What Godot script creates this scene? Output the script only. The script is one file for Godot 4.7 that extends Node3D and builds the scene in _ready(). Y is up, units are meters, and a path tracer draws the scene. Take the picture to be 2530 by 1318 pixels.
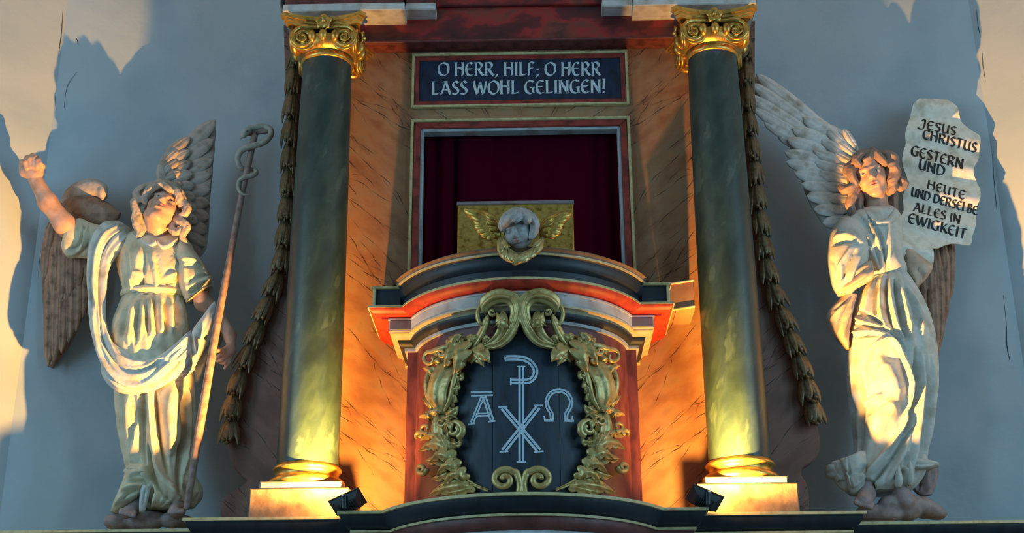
extends Node3D
# ---------------------------------------------------------------- camera frame
const FPX := 3317.0
var cam_o := Vector3(0.0729, 1.6, 6.3)
var cR: Vector3
var cU: Vector3
var cF: Vector3
var mir := 1.0            # -1 builds a carving mirrored about the altar's axis
var M := {}
var names := {}
var noise := FastNoiseLite.new()

func frame_camera() -> void:
	var yaw := deg_to_rad(1.106)
	var pit := deg_to_rad(21.318)
	var rol := deg_to_rad(0.388)
	cF = Vector3(-sin(yaw) * cos(pit), sin(pit), -cos(yaw) * cos(pit))
	var r := Vector3(cos(yaw), 0, -sin(yaw))
	var u := r.cross(cF)
	cR = cos(rol) * r - sin(rol) * u
	cU = sin(rol) * r + cos(rol) * u

# survey: the point at depth z (metres in front of the altar's back panel) seen at a spot measured on the photograph
var set_back := 0.0       # metres that the angels stand further back
func P(px: float, py: float, z: float) -> Vector3:
	z -= set_back
	var d := cF + cR * ((px - 1265.0) / FPX) - cU * ((py - 659.0) / FPX)
	return cam_o + d * ((z - cam_o.z) / d.z)

func J(v: Vector3) -> Vector2:
	var d := v - cam_o
	var w := d.dot(cF)
	return Vector2(1265.0 + FPX * d.dot(cR) / w, 659.0 - FPX * d.dot(cU) / w)

const ZC := 0.2           # centre line of the pulpit's round
# the same on a round of radius r about the pulpit's centre line
func PS(px: float, py: float, r: float) -> Vector3:
	var d := cF + cR * ((px - 1265.0) / FPX) - cU * ((py - 659.0) / FPX)
	var o := Vector2(cam_o.x, cam_o.z - ZC)
	var e := Vector2(d.x, d.z)
	var a := e.dot(e)
	var b := o.dot(e)
	var disc := b * b - a * (o.dot(o) - r * r)
	var t := (-b - sqrt(maxf(disc, 0.0))) / a
	return cam_o + d * t

# ---------------------------------------------------------------- naming
func numbered(called: String) -> String:
	var n: int = names.get(called, 0)
	names[called] = n + 1
	return called if n == 0 else "%s_%03d" % [called, n]

func thing(called: String, label: String, category: String, at: Vector3, group := "") -> Node3D:
	var o := Node3D.new()
	o.name = numbered(called)
	add_child(o)
	o.position = at
	o.set_meta("label", label)
	o.set_meta("category", category)
	if group: o.set_meta("group", group)
	return o

# vertices are given in world space; a part hangs from a root that stands at the thing's base
func part(called: String, mesh: Mesh, mat: Material, parent: Node3D, label := "") -> MeshInstance3D:
	var mi := MeshInstance3D.new()
	mi.name = called
	mi.mesh = mesh
	mi.material_override = mat
	parent.add_child(mi, true)
	if parent is Node3D and parent.get_parent() == self and not parent is MeshInstance3D:
		mi.position = -parent.position
	if label: mi.set_meta("label", label)
	return mi

func struct(called: String, mesh: Mesh, mat: Material) -> MeshInstance3D:
	var mi := MeshInstance3D.new()
	mi.name = called
	mi.mesh = mesh
	mi.material_override = mat
	add_child(mi, true)
	mi.set_meta("kind", "structure")
	return mi

# ---------------------------------------------------------------- meshes
class G:
	var v := PackedVector3Array()
	var uv := PackedVector2Array()
	var t := PackedInt32Array()
	func pt(p: Vector3, w := Vector2.INF) -> int:
		v.append(p)
		uv.append(Vector2(p.x, -p.y) if w == Vector2.INF else w)
		return v.size() - 1
	func tri(a: int, b: int, c: int) -> void:
		t.append(a); t.append(b); t.append(c)
	func quad(a: int, b: int, c: int, d: int) -> void:
		t.append(a); t.append(b); t.append(c)
		t.append(a); t.append(c); t.append(d)
	# counter-clockwise seen from outside
	func box(lo: Vector3, hi: Vector3) -> void:
		var k := []
		for i in 8:
			k.append(pt(Vector3(hi.x if i & 1 else lo.x, hi.y if i & 2 else lo.y, hi.z if i & 4 else lo.z)))
		for f in [[0, 2, 3, 1], [4, 5, 7, 6], [0, 1, 5, 4], [2, 6, 7, 3], [0, 4, 6, 2], [1, 3, 7, 5]]:
			quad(k[f[0]], k[f[1]], k[f[2]], k[f[3]])

func flip_check(g: G) -> bool:
	var vol := 0.0
	var c := Vector3.ZERO
	var n := g.v.size()
	for i in range(0, n, maxi(1, n / 64)): c += g.v[i]
	c /= maxf(1.0, ceil(float(n) / maxi(1, n / 64)))
	for i in range(0, g.t.size(), 3):
		vol += (g.v[g.t[i]] - c).dot((g.v[g.t[i + 1]] - c).cross(g.v[g.t[i + 2]] - c))
	return vol < 0.0

func apply_mirror(g: G) -> void:
	if mir < 0.0:
		for i in g.v.size():
			var p := g.v[i]
			g.v[i] = Vector3(-p.x, p.y, p.z)

func commit_arrays(v: PackedVector3Array, n: PackedVector3Array, uv: PackedVector2Array, idx: PackedInt32Array) -> ArrayMesh:
	var a := []
	a.resize(Mesh.ARRAY_MAX)
	a[Mesh.ARRAY_VERTEX] = v
	a[Mesh.ARRAY_NORMAL] = n
	a[Mesh.ARRAY_TEX_UV] = uv
	if idx.size(): a[Mesh.ARRAY_INDEX] = idx
	var m := ArrayMesh.new()
	m.add_surface_from_arrays(Mesh.PRIMITIVE_TRIANGLES, a)
	return m

# all smooth, shared vertices
func smooth(g: G) -> ArrayMesh:
	apply_mirror(g)
	var flip := flip_check(g)
	var n := PackedVector3Array()
	n.resize(g.v.size())
	var idx := PackedInt32Array()
	idx.resize(g.t.size())
	var v := g.v
	var t := g.t
	for i in range(0, t.size(), 3):
		var a := t[i]
		var b := t[i + 1]
		var c := t[i + 2]
		if flip:
			b = t[i + 2]
			c = t[i + 1]
		var fn := (v[b] - v[a]).cross(v[c] - v[a])
		n[a] += fn
		n[b] += fn
		n[c] += fn
		idx[i] = a
		idx[i + 1] = c
		idx[i + 2] = b
	for i in n.size(): n[i] = n[i].normalized() if n[i].length_squared() > 1e-30 else Vector3.UP
	return commit_arrays(v, n, g.uv, idx)

# edges sharper than the crease angle stay sharp
func creased(g: G, deg := 38.0) -> ArrayMesh:
	apply_mirror(g)
	var flip := flip_check(g)
	var lim := cos(deg_to_rad(deg))
	var nf := g.t.size() / 3
	var fn := PackedVector3Array()
	fn.resize(nf)
	var around := {}
	var keys := []
	keys.resize(g.v.size())
	for i in g.v.size():
		keys[i] = Vector3i((g.v[i] * 20000.0).round())
	for f in nf:
		var a := g.t[f * 3]
		var b := g.t[f * 3 + 1]
		var c := g.t[f * 3 + 2]
		if flip:
			b = g.t[f * 3 + 2]
			c = g.t[f * 3 + 1]
		fn[f] = (g.v[b] - g.v[a]).cross(g.v[c] - g.v[a])
		for k in [a, b, c]:
			if not around.has(keys[k]): around[keys[k]] = PackedInt32Array()
			around[keys[k]].append(f)
	var v := PackedVector3Array()
	var n := PackedVector3Array()
	var uv := PackedVector2Array()
	for f in nf:
		if fn[f].length_squared() < 1e-24: continue
		var un := fn[f].normalized()
		var o := [0, 2, 1] if not flip else [0, 1, 2]
		for k in o:
			var i := g.t[f * 3 + k]
			var s := Vector3.ZERO
			for h in around[keys[i]]:
				if fn[h].length_squared() > 1e-24 and fn[h].normalized().dot(un) > lim: s += fn[h]
			v.append(g.v[i])
			n.append(s.normalized())
			uv.append(g.uv[i])
	return commit_arrays(v, n, uv, PackedInt32Array())

func boxm(lo: Vector3, hi: Vector3, b := 0.004) -> ArrayMesh:
	var g := G.new()
	slab_into(g, PackedVector2Array([Vector2(lo.x, lo.y), Vector2(hi.x, lo.y), Vector2(hi.x, hi.y), Vector2(lo.x, hi.y)]), lo.z, hi.z, b)
	return creased(g, 30.0)

# a board with that outline (counter-clockwise, x to the right and y up) from z0 to z1, its front and back edges chamfered by b
func slab_into(g: G, poly: PackedVector2Array, z0: float, z1: float, b := 0.004) -> void:
	if Geometry2D.is_polygon_clockwise(poly): poly.reverse()
	if not Geometry2D.is_polygon_clockwise(poly) and area2(poly) < 0.0: poly.reverse()
	var n := poly.size()
	var inner := PackedVector2Array()
	for i in n:
		var e0 := (poly[i] - poly[(i + n - 1) % n]).normalized()
		var e1 := (poly[(i + 1) % n] - poly[i]).normalized()
		var n0 := Vector2(-e0.y, e0.x)
		var n1 := Vector2(-e1.y, e1.x)
		var m := (n0 + n1)
		m = m / maxf(0.35, m.dot(n0)) if m.length() > 1e-4 else n0
		inner.append(poly[i] + m * b)
	var rings := []
	for s in [[inner, z0], [poly, z0 + b], [poly, z1 - b], [inner, z1]]:
		var row := PackedInt32Array()
		for q in s[0]: row.append(g.pt(Vector3(q.x, q.y, s[1])))
		rings.append(row)
	for r in 3:
		for i in n:
			var j := (i + 1) % n
			g.quad(rings[r][i], rings[r][j], rings[r + 1][j], rings[r + 1][i])
	var tr := Geometry2D.triangulate_polygon(inner)
	for i in range(0, tr.size(), 3):
		var a := tr[i]
		var bb := tr[i + 1]
		var c := tr[i + 2]
		if (inner[bb] - inner[a]).cross(inner[c] - inner[a]) < 0.0:
			bb = tr[i + 2]
			c = tr[i + 1]
		g.tri(rings[3][a], rings[3][bb], rings[3][c])
		g.tri(rings[0][a], rings[0][c], rings[0][bb])

func area2(p: PackedVector2Array) -> float:
	var s := 0.0
	for i in p.size(): s += p[i].cross(p[(i + 1) % p.size()])
	return s

# a moulding: profile points (outward offset, y) run along a path of (x, z) points; outward is to the right of the way
func moulding(path: PackedVector2Array, prof: PackedVector2Array, closed_back := -1.0) -> G:
	var g := G.new()
	var n := path.size()
	var rows := []
	var along := 0.0
	var pf := PackedVector2Array(prof)
	if closed_back >= 0.0:           # close the section behind, so that it is a solid length
		pf.append(Vector2(-closed_back, prof[-1].y))
		pf.append(Vector2(-closed_back, prof[0].y))
	for i in n:
		var e0 := (path[i] - path[maxi(i - 1, 0)]).normalized() if i > 0 else Vector2.ZERO
		var e1 := (path[mini(i + 1, n - 1)] - path[i]).normalized() if i < n - 1 else Vector2.ZERO
		if i == 0: e0 = e1
		if i == n - 1: e1 = e0
		if i > 0: along += path[i].distance_to(path[i - 1])
		var n0 := Vector2(-e0.y, e0.x)
		var n1 := Vector2(-e1.y, e1.x)
		var m := n0 + n1
		m = m / maxf(0.3, m.dot(n0))
		var row := PackedInt32Array()
		for q in pf:
			var w := path[i] + m * q.x
			row.append(g.pt(Vector3(w.x, q.y, w.y), Vector2(along, -q.y)))
		rows.append(row)
	var k := pf.size()
	for i in n - 1:
		for j in (k if closed_back >= 0.0 else k - 1):
			var j2 := (j + 1) % k
			g.quad(rows[i][j], rows[i][j2], rows[i + 1][j2], rows[i + 1][j])
	if closed_back >= 0.0:
		for e in [0, n - 1]:
			var tr := Geometry2D.triangulate_polygon(pf)
			for i in range(0, tr.size(), 3):
				if e == 0: g.tri(rows[e][tr[i]], rows[e][tr[i + 2]], rows[e][tr[i + 1]])
				else: g.tri(rows[e][tr[i]], rows[e][tr[i + 1]], rows[e][tr[i + 2]])
	return g

func curve_profile(pts: Array, steps := 6) -> PackedVector2Array:
	# points; a point [x, y, bulge] bends the way from the one before it
	var out := PackedVector2Array()
	for i in pts.size():
		var p := Vector2(pts[i][0], pts[i][1])
		if i > 0 and pts[i].size() > 2:
			var a := Vector2(pts[i - 1][0], pts[i - 1][1])
			var nn := (p - a).orthogonal() * float(pts[i][2])
			for s in range(1, steps):
				var t := float(s) / steps
				out.append(a.lerp(p, t) + nn * 4.0 * t * (1.0 - t))
		out.append(p)
	return out

func lathe(prof: PackedVector2Array, cx: float, cz: float, seg := 56) -> G:
	var g := G.new()
	var rows := []
	for q in prof:
		var row := PackedInt32Array()
		for i in seg + 1:
			var a := TAU * i / seg + PI
			row.append(g.pt(Vector3(cx + q.x * sin(a), q.y, cz + q.x * cos(a)), Vector2(float(i) / seg, -q.y)))
		rows.append(row)
	for r in prof.size() - 1:
		for i in seg:
			g.quad(rows[r][i], rows[r + 1][i], rows[r + 1][i + 1], rows[r][i + 1])
	return g

# ---------------------------------------------------------------- lofts: rings [left x, left y, right x, right y, z, half depth] as surveyed
func cr(a: float, b: float, c: float, d: float, t: float) -> float:
	return 0.5 * (2.0 * b + (c - a) * t + (2.0 * a - 5.0 * b + 4.0 * c - d) * t * t + (3.0 * b - a - 3.0 * c + d) * t * t * t)

func prep_folds(folds: Array) -> Array:
	# [width, amplitude, x, y, x, y, ...] -> {w, a, p, box}
	var out := []
	for f in folds:
		var p := PackedVector2Array()
		for i in range(2, f.size(), 2): p.append(Vector2(f[i], f[i + 1]))
		if p.size() > 2:
			var c := Curve2D.new()
			for i in p.size():
				var tan: Vector2 = (p[mini(i + 1, p.size() - 1)] - p[maxi(i - 1, 0)]) / 6.0
				c.add_point(p[i], -tan, tan)
			p = PackedVector2Array()
			var len := c.get_baked_length()
			var k := clampi(int(len / 14.0), 3, 24)
			for i in k + 1: p.append(c.sample_baked(len * i / k))
		var box := Rect2(p[0], Vector2.ZERO)
		for q in p: box = box.expand(q)
		var w: float = f[0]
		out.append({"w": w, "a": float(f[1]), "p": p, "box": box.grow(w)})
	return out

func fold_at(folds: Array, q: Vector2) -> float:
	var s := 0.0
	for f in folds:
		var box: Rect2 = f.box
		if not box.has_point(q): continue
		var p: PackedVector2Array = f.p
		var best := 1e9
		var at := 0.0
		var n := p.size() - 1
		for i in n:
			var ab := p[i + 1] - p[i]
			var t := clampf((q - p[i]).dot(ab) / maxf(ab.length_squared(), 1e-6), 0.0, 1.0)
			var d := q.distance_squared_to(p[i] + ab * t)
			if d < best:
				best = d
				at = (i + t) / n
		var w: float = f.w
		w *= 0.45 + 0.55 * minf(1.0, minf(at, 1.0 - at) * 5.0)
		var x := best / (w * w)
		if x < 1.0:
			var shape := (1.0 - x) * (1.0 - x) if float(f.a) > 0.0 else (1.0 - sqrt(x)) * (1.0 - sqrt(x)) * (1.0 + 1.4 * sqrt(x))
			s += 1.3 * float(f.a) * shape * (0.35 + 0.65 * minf(1.0, minf(at, 1.0 - at) * 6.0))
	return s

# round: radius from the pulpit's centre line that z is measured from (0 = z is absolute)
func loft(rings: Array, seg := 24, sub := 6, folds := [], rough := 0.0, grooves := 0, groove := 0.0, bend := 0.0, round := 0.0, pow_ := 1.0) -> ArrayMesh:
	var g := G.new()
	loft_into(g, rings, seg, sub, folds, rough, grooves, groove, bend, round, pow_)
	return smooth(g)

func loft_into(g: G, rings: Array, seg := 24, sub := 6, folds := [], rough := 0.0, grooves := 0, groove := 0.0, bend := 0.0, round := 0.0, pow_ := 1.0) -> void:
	var fl := prep_folds(folds)
	var n := rings.size()
	var rows := []
	var total := (n - 1) * sub
	var ca := PackedFloat32Array()
	var sa := PackedFloat32Array()
	for k in seg:
		var a := TAU * k / seg
		ca.append(signf(cos(a)) * pow(absf(cos(a)), pow_))
		sa.append(signf(sin(a)) * pow(absf(sin(a)), pow_))
	var first := Vector3.ZERO
	var last := Vector3.ZERO
	for s in total + 1:
		var i := mini(s / sub, n - 2)
		var t := float(s - i * sub) / sub
		var r0: Array = rings[maxi(i - 1, 0)]
		var r1: Array = rings[i]
		var r2: Array = rings[i + 1]
		var r3: Array = rings[mini(i + 2, n - 1)]
		var c := []
		for k in 6: c.append(cr(r0[k], r1[k], r2[k], r3[k], t))
		var lw: Vector3
		var rw: Vector3
		if round > 0.0:
			lw = PS(c[0], c[1], round + c[4])
			rw = PS(c[2], c[3], round + c[4])
		else:
			lw = P(c[0], c[1], c[4])
			rw = P(c[2], c[3], c[4])
		var mid := (lw + rw) * 0.5
		var A := (rw - lw) * 0.5
		var B := Vector3(0, 0, 1)
		if round > 0.0: B = Vector3(mid.x, 0, maxf(mid.z - ZC, 0.1)).normalized()
		if A.length_squared() > 1e-12:
			B = (B - A * (B.dot(A) / A.length_squared())).normalized()
		B *= maxf(c[5], 0.0005)
		if s == 0: first = mid
		if s == total: last = mid
		var row := PackedInt32Array()
		for k in seg:
			var off := A * ca[k] + B * sa[k]
			var p := mid + off
			var amp := 0.0
			if grooves > 0: amp -= groove * (0.5 + 0.5 * cos(TAU * k * grooves / seg))
			if sa[k] > -0.35 and fl.size():
				amp += fold_at(fl, J(p)) * smoothstep(-0.35, 0.15, sa[k])
			if rough > 0.0: amp += rough * noise.get_noise_3dv(p * 9.0)
			if bend != 0.0: p.y += bend * maxf(sa[k], 0.0)
			if amp != 0.0: p += off.normalized() * amp
			row.append(g.pt(p, Vector2(float(k) / seg, float(s) / total)))
		rows.append(row)
	for s in total:
		for k in seg:
			var k2 := (k + 1) % seg
			g.quad(rows[s][k], rows[s][k2], rows[s + 1][k2], rows[s + 1][k])
	var a0 := g.pt(first)
	var a1 := g.pt(last)
	for k in seg:
		var k2 := (k + 1) % seg
		g.tri(a0, rows[0][k2], rows[0][k])
		g.tri(a1, rows[total][k], rows[total][k2])

# a tube along a way of points [x, y, z, half width in photo pixels]
func tube(pts: Array, seg := 10, sub := 4, round := 0.0, flat := 1.0) -> ArrayMesh:
	var g := G.new()
	tube_into(g, pts, seg, sub, round, flat)
	return smooth(g)

func tube_into(g: G, pts: Array, seg := 10, sub := 4, round := 0.0, flat := 1.0) -> void:
	var w := []
	for p in pts:
		var q := PS(p[0], p[1], round + p[2]) if round > 0.0 else P(p[0], p[1], p[2])
		w.append([q.x, q.y, q.z, float(p[3]) / 505.0])
	tube_w(g, w, seg, sub, flat)

# the same with points [x, y, z, radius] in metres; flat squeezes it towards the viewer
func tube_w(g: G, w: Array, seg := 10, sub := 4, flat := 1.0) -> void:
	var n := w.size()
	var total := (n - 1) * sub
	var c := PackedVector3Array()
	var rad := PackedFloat32Array()
	for s in total + 1:
		var i := mini(s / sub, n - 2)
		var t := float(s - i * sub) / sub
		var r0: Array = w[maxi(i - 1, 0)]
		var r1: Array = w[i]
		var r2: Array = w[i + 1]
		var r3: Array = w[mini(i + 2, n - 1)]
		c.append(Vector3(cr(r0[0], r1[0], r2[0], r3[0], t), cr(r0[1], r1[1], r2[1], r3[1], t), cr(r0[2], r1[2], r2[2], r3[2], t)))
		rad.append(maxf(cr(r0[3], r1[3], r2[3], r3[3], t), 0.0006))
	var rows := []
	var side := Vector3.ZERO
	for s in total + 1:
		var tan := (c[mini(s + 1, total)] - c[maxi(s - 1, 0)]).normalized()
		if s == 0:
			side = tan.cross(Vector3(0, 0, 1))
			if side.length() < 0.1: side = tan.cross(Vector3(1, 0, 0))
		side = (side - tan * side.dot(tan)).normalized()
		var up := side.cross(tan).normalized()
		var row := PackedInt32Array()
		for k in seg:
			var a := TAU * k / seg
			row.append(g.pt(c[s] + (side * cos(a) + up * sin(a) * flat) * rad[s], Vector2(float(k) / seg, float(s) / total)))
		rows.append(row)
	for s in total:
		for k in seg:
			var k2 := (k + 1) % seg
			g.quad(rows[s][k], rows[s][k2], rows[s + 1][k2], rows[s + 1][k])
	var a0 := g.pt(c[0] - (c[1] - c[0]).normalized() * rad[0] * 0.5)
	var a1 := g.pt(c[total] + (c[total] - c[total - 1]).normalized() * rad[total] * 0.5)
	for k in seg:
		var k2 := (k + 1) % seg
		g.tri(a0, rows[0][k2], rows[0][k])
		g.tri(a1, rows[total][k], rows[total][k2])

# a carved leaf or feather in world space: spine base -> mid -> tip, facing nrm
func blade_into(g: G, b: Vector3, m: Vector3, e: Vector3, nrm: Vector3, width: float, thick: float, lobes := 0.0, ribs := 0, tip := 0.5, ns := 12, nt := 6, cup := 0.0) -> void:
	var top := []
	var bot := []
	for s in ns + 1:
		var t := float(s) / ns
		var c := b * (1 - t) * (1 - t) + m * 2.0 * t * (1 - t) + e * t * t
		var tan := ((m - b) * (1 - t) + (e - m) * t).normalized()
		var side := tan.cross(nrm).normalized()
		var up := side.cross(tan).normalized()
		var w := width * pow(sin(PI * pow(clampf(t * 0.97 + 0.03, 0.0, 1.0), tip)), 0.42 if lobes == 0.0 and tip > 1.0 else 0.75)
		if lobes > 0.0: w *= 0.42 + 0.58 * pow(absf(sin(PI * (t * lobes + 0.2))), 0.7)
		w = maxf(w, 0.0008)
		var rt := PackedInt32Array()
		var rb := PackedInt32Array()
		for k in nt + 1:
			var u := 2.0 * k / nt - 1.0
			var h := thick * (1.0 - u * u * 0.8)
			if ribs > 0: h += thick * 0.35 * cos(u * PI * ribs)
			else: h -= thick * 0.5 * exp(-u * u * 60.0)
			var ed := minf(1.0, minf(t, 1.0 - t) * 6.0)
			var sweep := -tan * (lobes * 0.0 + absf(u) * absf(u) * w * 0.55 * (1.0 if lobes > 0.0 else 0.0))
			var base := c + side * u * w + up * cup * u * u * w + sweep
			rt.append(g.pt(base + up * h * (0.35 + 0.65 * ed), Vector2(u * 0.5 + 0.5, t)))
			rb.append(g.pt(base - up * thick * 0.35, Vector2(u * 0.5 + 0.5, t)))
		top.append(rt)
		bot.append(rb)
	for s in ns:
		for k in nt:
			g.quad(top[s][k], top[s][k + 1], top[s + 1][k + 1], top[s + 1][k])
			g.quad(bot[s][k], bot[s + 1][k], bot[s + 1][k + 1], bot[s][k + 1])
		g.quad(top[s][0], top[s + 1][0], bot[s + 1][0], bot[s][0])
		g.quad(top[s][nt], bot[s][nt], bot[s + 1][nt], top[s + 1][nt])
	for k in nt:
		g.quad(top[0][k], bot[0][k], bot[0][k + 1], top[0][k + 1])
		g.quad(top[ns][k], top[ns][k + 1], bot[ns][k + 1], bot[ns][k])

func _ready() -> void:
	frame_camera()
	noise.seed = 11
	noise.frequency = 1.0
	noise.fractal_octaves = 3
	# --- camera
	var cam := Camera3D.new()
	cam.name = "camera"
	add_child(cam)
	cam.transform = Transform3D(Basis(cR, cU, -cF), cam_o)
	cam.fov = rad_to_deg(2.0 * atan(659.0 / FPX))
	cam.near = 0.05
	cam.far = 100.0
	cam.current = true
	# --- sky and exposure
	var env := Environment.new()
	env.background_mode = Environment.BG_SKY
	var sm := ProceduralSkyMaterial.new()
	sm.sky_top_color = Color(0.20, 0.40, 0.75)
	sm.sky_horizon_color = Color(0.55, 0.70, 0.90)
	sm.ground_horizon_color = Color(0.35, 0.38, 0.40)
	sm.ground_bottom_color = Color(0.2, 0.2, 0.2)
	sm.sky_energy_multiplier = 1.0
	var sky := Sky.new()
	sky.sky_material = sm
	env.sky = sky
	env.tonemap_mode = Environment.TONE_MAPPER_LINEAR
	env.tonemap_exposure = 1.0
	env.sdfgi_enabled = true
	env.ssao_enabled = true
	env.ssil_enabled = true
	var we := WorldEnvironment.new()
	we.name = "world"
	we.environment = env
	add_child(we)
	# --- daylight in the nave windows
	for w in NAVE_WINDOWS:
		var al := AreaLight3D.new()
		al.name = "window_daylight"
		al.area_size = Vector2(w[2] * 0.92, w[3] * 0.94)
		al.light_color = Color(0.36, 0.74, 1.0).linear_to_srgb()
		al.light_energy = DAYLIGHT
		al.area_range = 40.0
		al.shadow_enabled = true
		add_child(al, true)
		al.position = Vector3(signf(w[0]) * 4.18, w[4], w[1])
		al.rotation = Vector3(0, PI / 2 * signf(w[0]), 0)
	make_materials()
	build_room()
	build_altar_back()
	build_columns()
	build_ledges()
	build_pulpit()
	build_floodlights()
	build_rest()
	for c in get_children():
		if c is Light3D: c.shadow_enabled = true

# wall side, z, width, height, middle y
const NAVE_WINDOWS := [[-4.2, 2.8, 1.3, 3.0, 4.0], [-4.2, 5.6, 1.3, 3.0, 4.0], [4.2, 2.8, 1.3, 3.0, 4.0], [4.2, 5.6, 1.3, 3.0, 4.0]]
const DAYLIGHT := 7.4

# ---------------------------------------------------------------- materials
func ramp(cols: Array) -> Gradient:
	var gr := Gradient.new()
	var o := PackedFloat32Array()
	var c := PackedColorArray()
	for k in cols:
		o.append(k[0])
		c.append(k[1])
	gr.offsets = o
	gr.colors = c
	return gr

func ntex(sd: int, freq: float, cols: Array, size := 512, oct := 4, ridged := false, warp := 0.0) -> NoiseTexture2D:
	var n := FastNoiseLite.new()
	n.seed = sd
	n.frequency = freq
	n.noise_type = FastNoiseLite.TYPE_SIMPLEX_SMOOTH
	n.fractal_type = FastNoiseLite.FRACTAL_RIDGED if ridged else FastNoiseLite.FRACTAL_FBM
	n.fractal_octaves = oct
	if warp > 0.0:
		n.domain_warp_enabled = true
		n.domain_warp_amplitude = warp
		n.domain_warp_frequency = freq * 0.8
	var t := NoiseTexture2D.new()
	t.width = size
	t.height = size
	t.seamless = true
	t.seamless_blend_skirt = 0.2
	t.noise = n
	if cols.size(): t.color_ramp = ramp(cols)
	return t

func stroke_image(sd: int, size: int, count: int, col: Color, lo: int, hi: int, wander: float, branch: float, thick: float) -> ImageTexture:
	# thin veins that run mainly along u, drawn as wandering lines on a clear ground
	var rng := RandomNumberGenerator.new()
	rng.seed = sd
	var im := Image.create_empty(size, size, false, Image.FORMAT_RGBA8)
	im.fill(Color(col.r, col.g, col.b, 0.0))
	var todo := []
	for i in count:
		todo.append([Vector2(rng.randf() * size, rng.randf() * size), rng.randf_range(-0.35, 0.35), rng.randi_range(lo, hi), thick * rng.randf_range(0.4, 1.2)])
	while todo.size():
		var s: Array = todo.pop_back()
		var p: Vector2 = s[0]
		var ang: float = s[1]
		var aim := ang
		for k in int(s[2]):
			ang = lerpf(ang, aim, 0.08) + rng.randf_range(-wander, wander)
			p += Vector2(cos(ang), sin(ang)) * 1.5
			var w: float = float(s[3]) * (0.6 + 0.5 * sin(k * 0.09) + rng.randf() * 0.3) * minf(1.0, minf(k, int(s[2]) - k) / 25.0)
			var r := int(ceil(w))
			for dx in range(-r, r + 1):
				for dy in range(-r, r + 1):
					var cov := clampf(w + 0.5 - Vector2(dx, dy).length(), 0.0, 1.0) * col.a
					if cov > 0.02:
						var x := posmod(int(p.x) + dx, size)
						var y := posmod(int(p.y) + dy, size)
						if im.get_pixel(x, y).a < cov: im.set_pixel(x, y, Color(col.r, col.g, col.b, cov))
			if rng.randf() < branch and todo.size() < 200 and int(s[2]) - k > 40:
				todo.append([p, aim + rng.randf_range(-0.7, 0.7), int((int(s[2]) - k) * 0.5), float(s[3]) * 0.6])
	return ImageTexture.create_from_image(im)

func mat(called: String, col: Color, rough := 0.7, metal := 0.0, tex: Texture2D = null, scale := Vector3.ONE, tri := false) -> StandardMaterial3D:
	var m := StandardMaterial3D.new()
	m.resource_name = called
	m.albedo_color = col
	m.roughness = rough
	m.metallic = metal
	if tex: m.albedo_texture = tex
	m.uv1_scale = scale
	if tri:
		m.uv1_triplanar = true
		m.uv1_world_triplanar = true
	M[called] = m
	return m

func L(r: float, g: float, b: float) -> Color:        # a linear base colour
	return Color(r, g, b).linear_to_srgb()

func bumpy(m: StandardMaterial3D, t: Texture2D, cm: float) -> void:
	m.heightmap_enabled = true
	m.heightmap_texture = t
	m.heightmap_scale = cm

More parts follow.
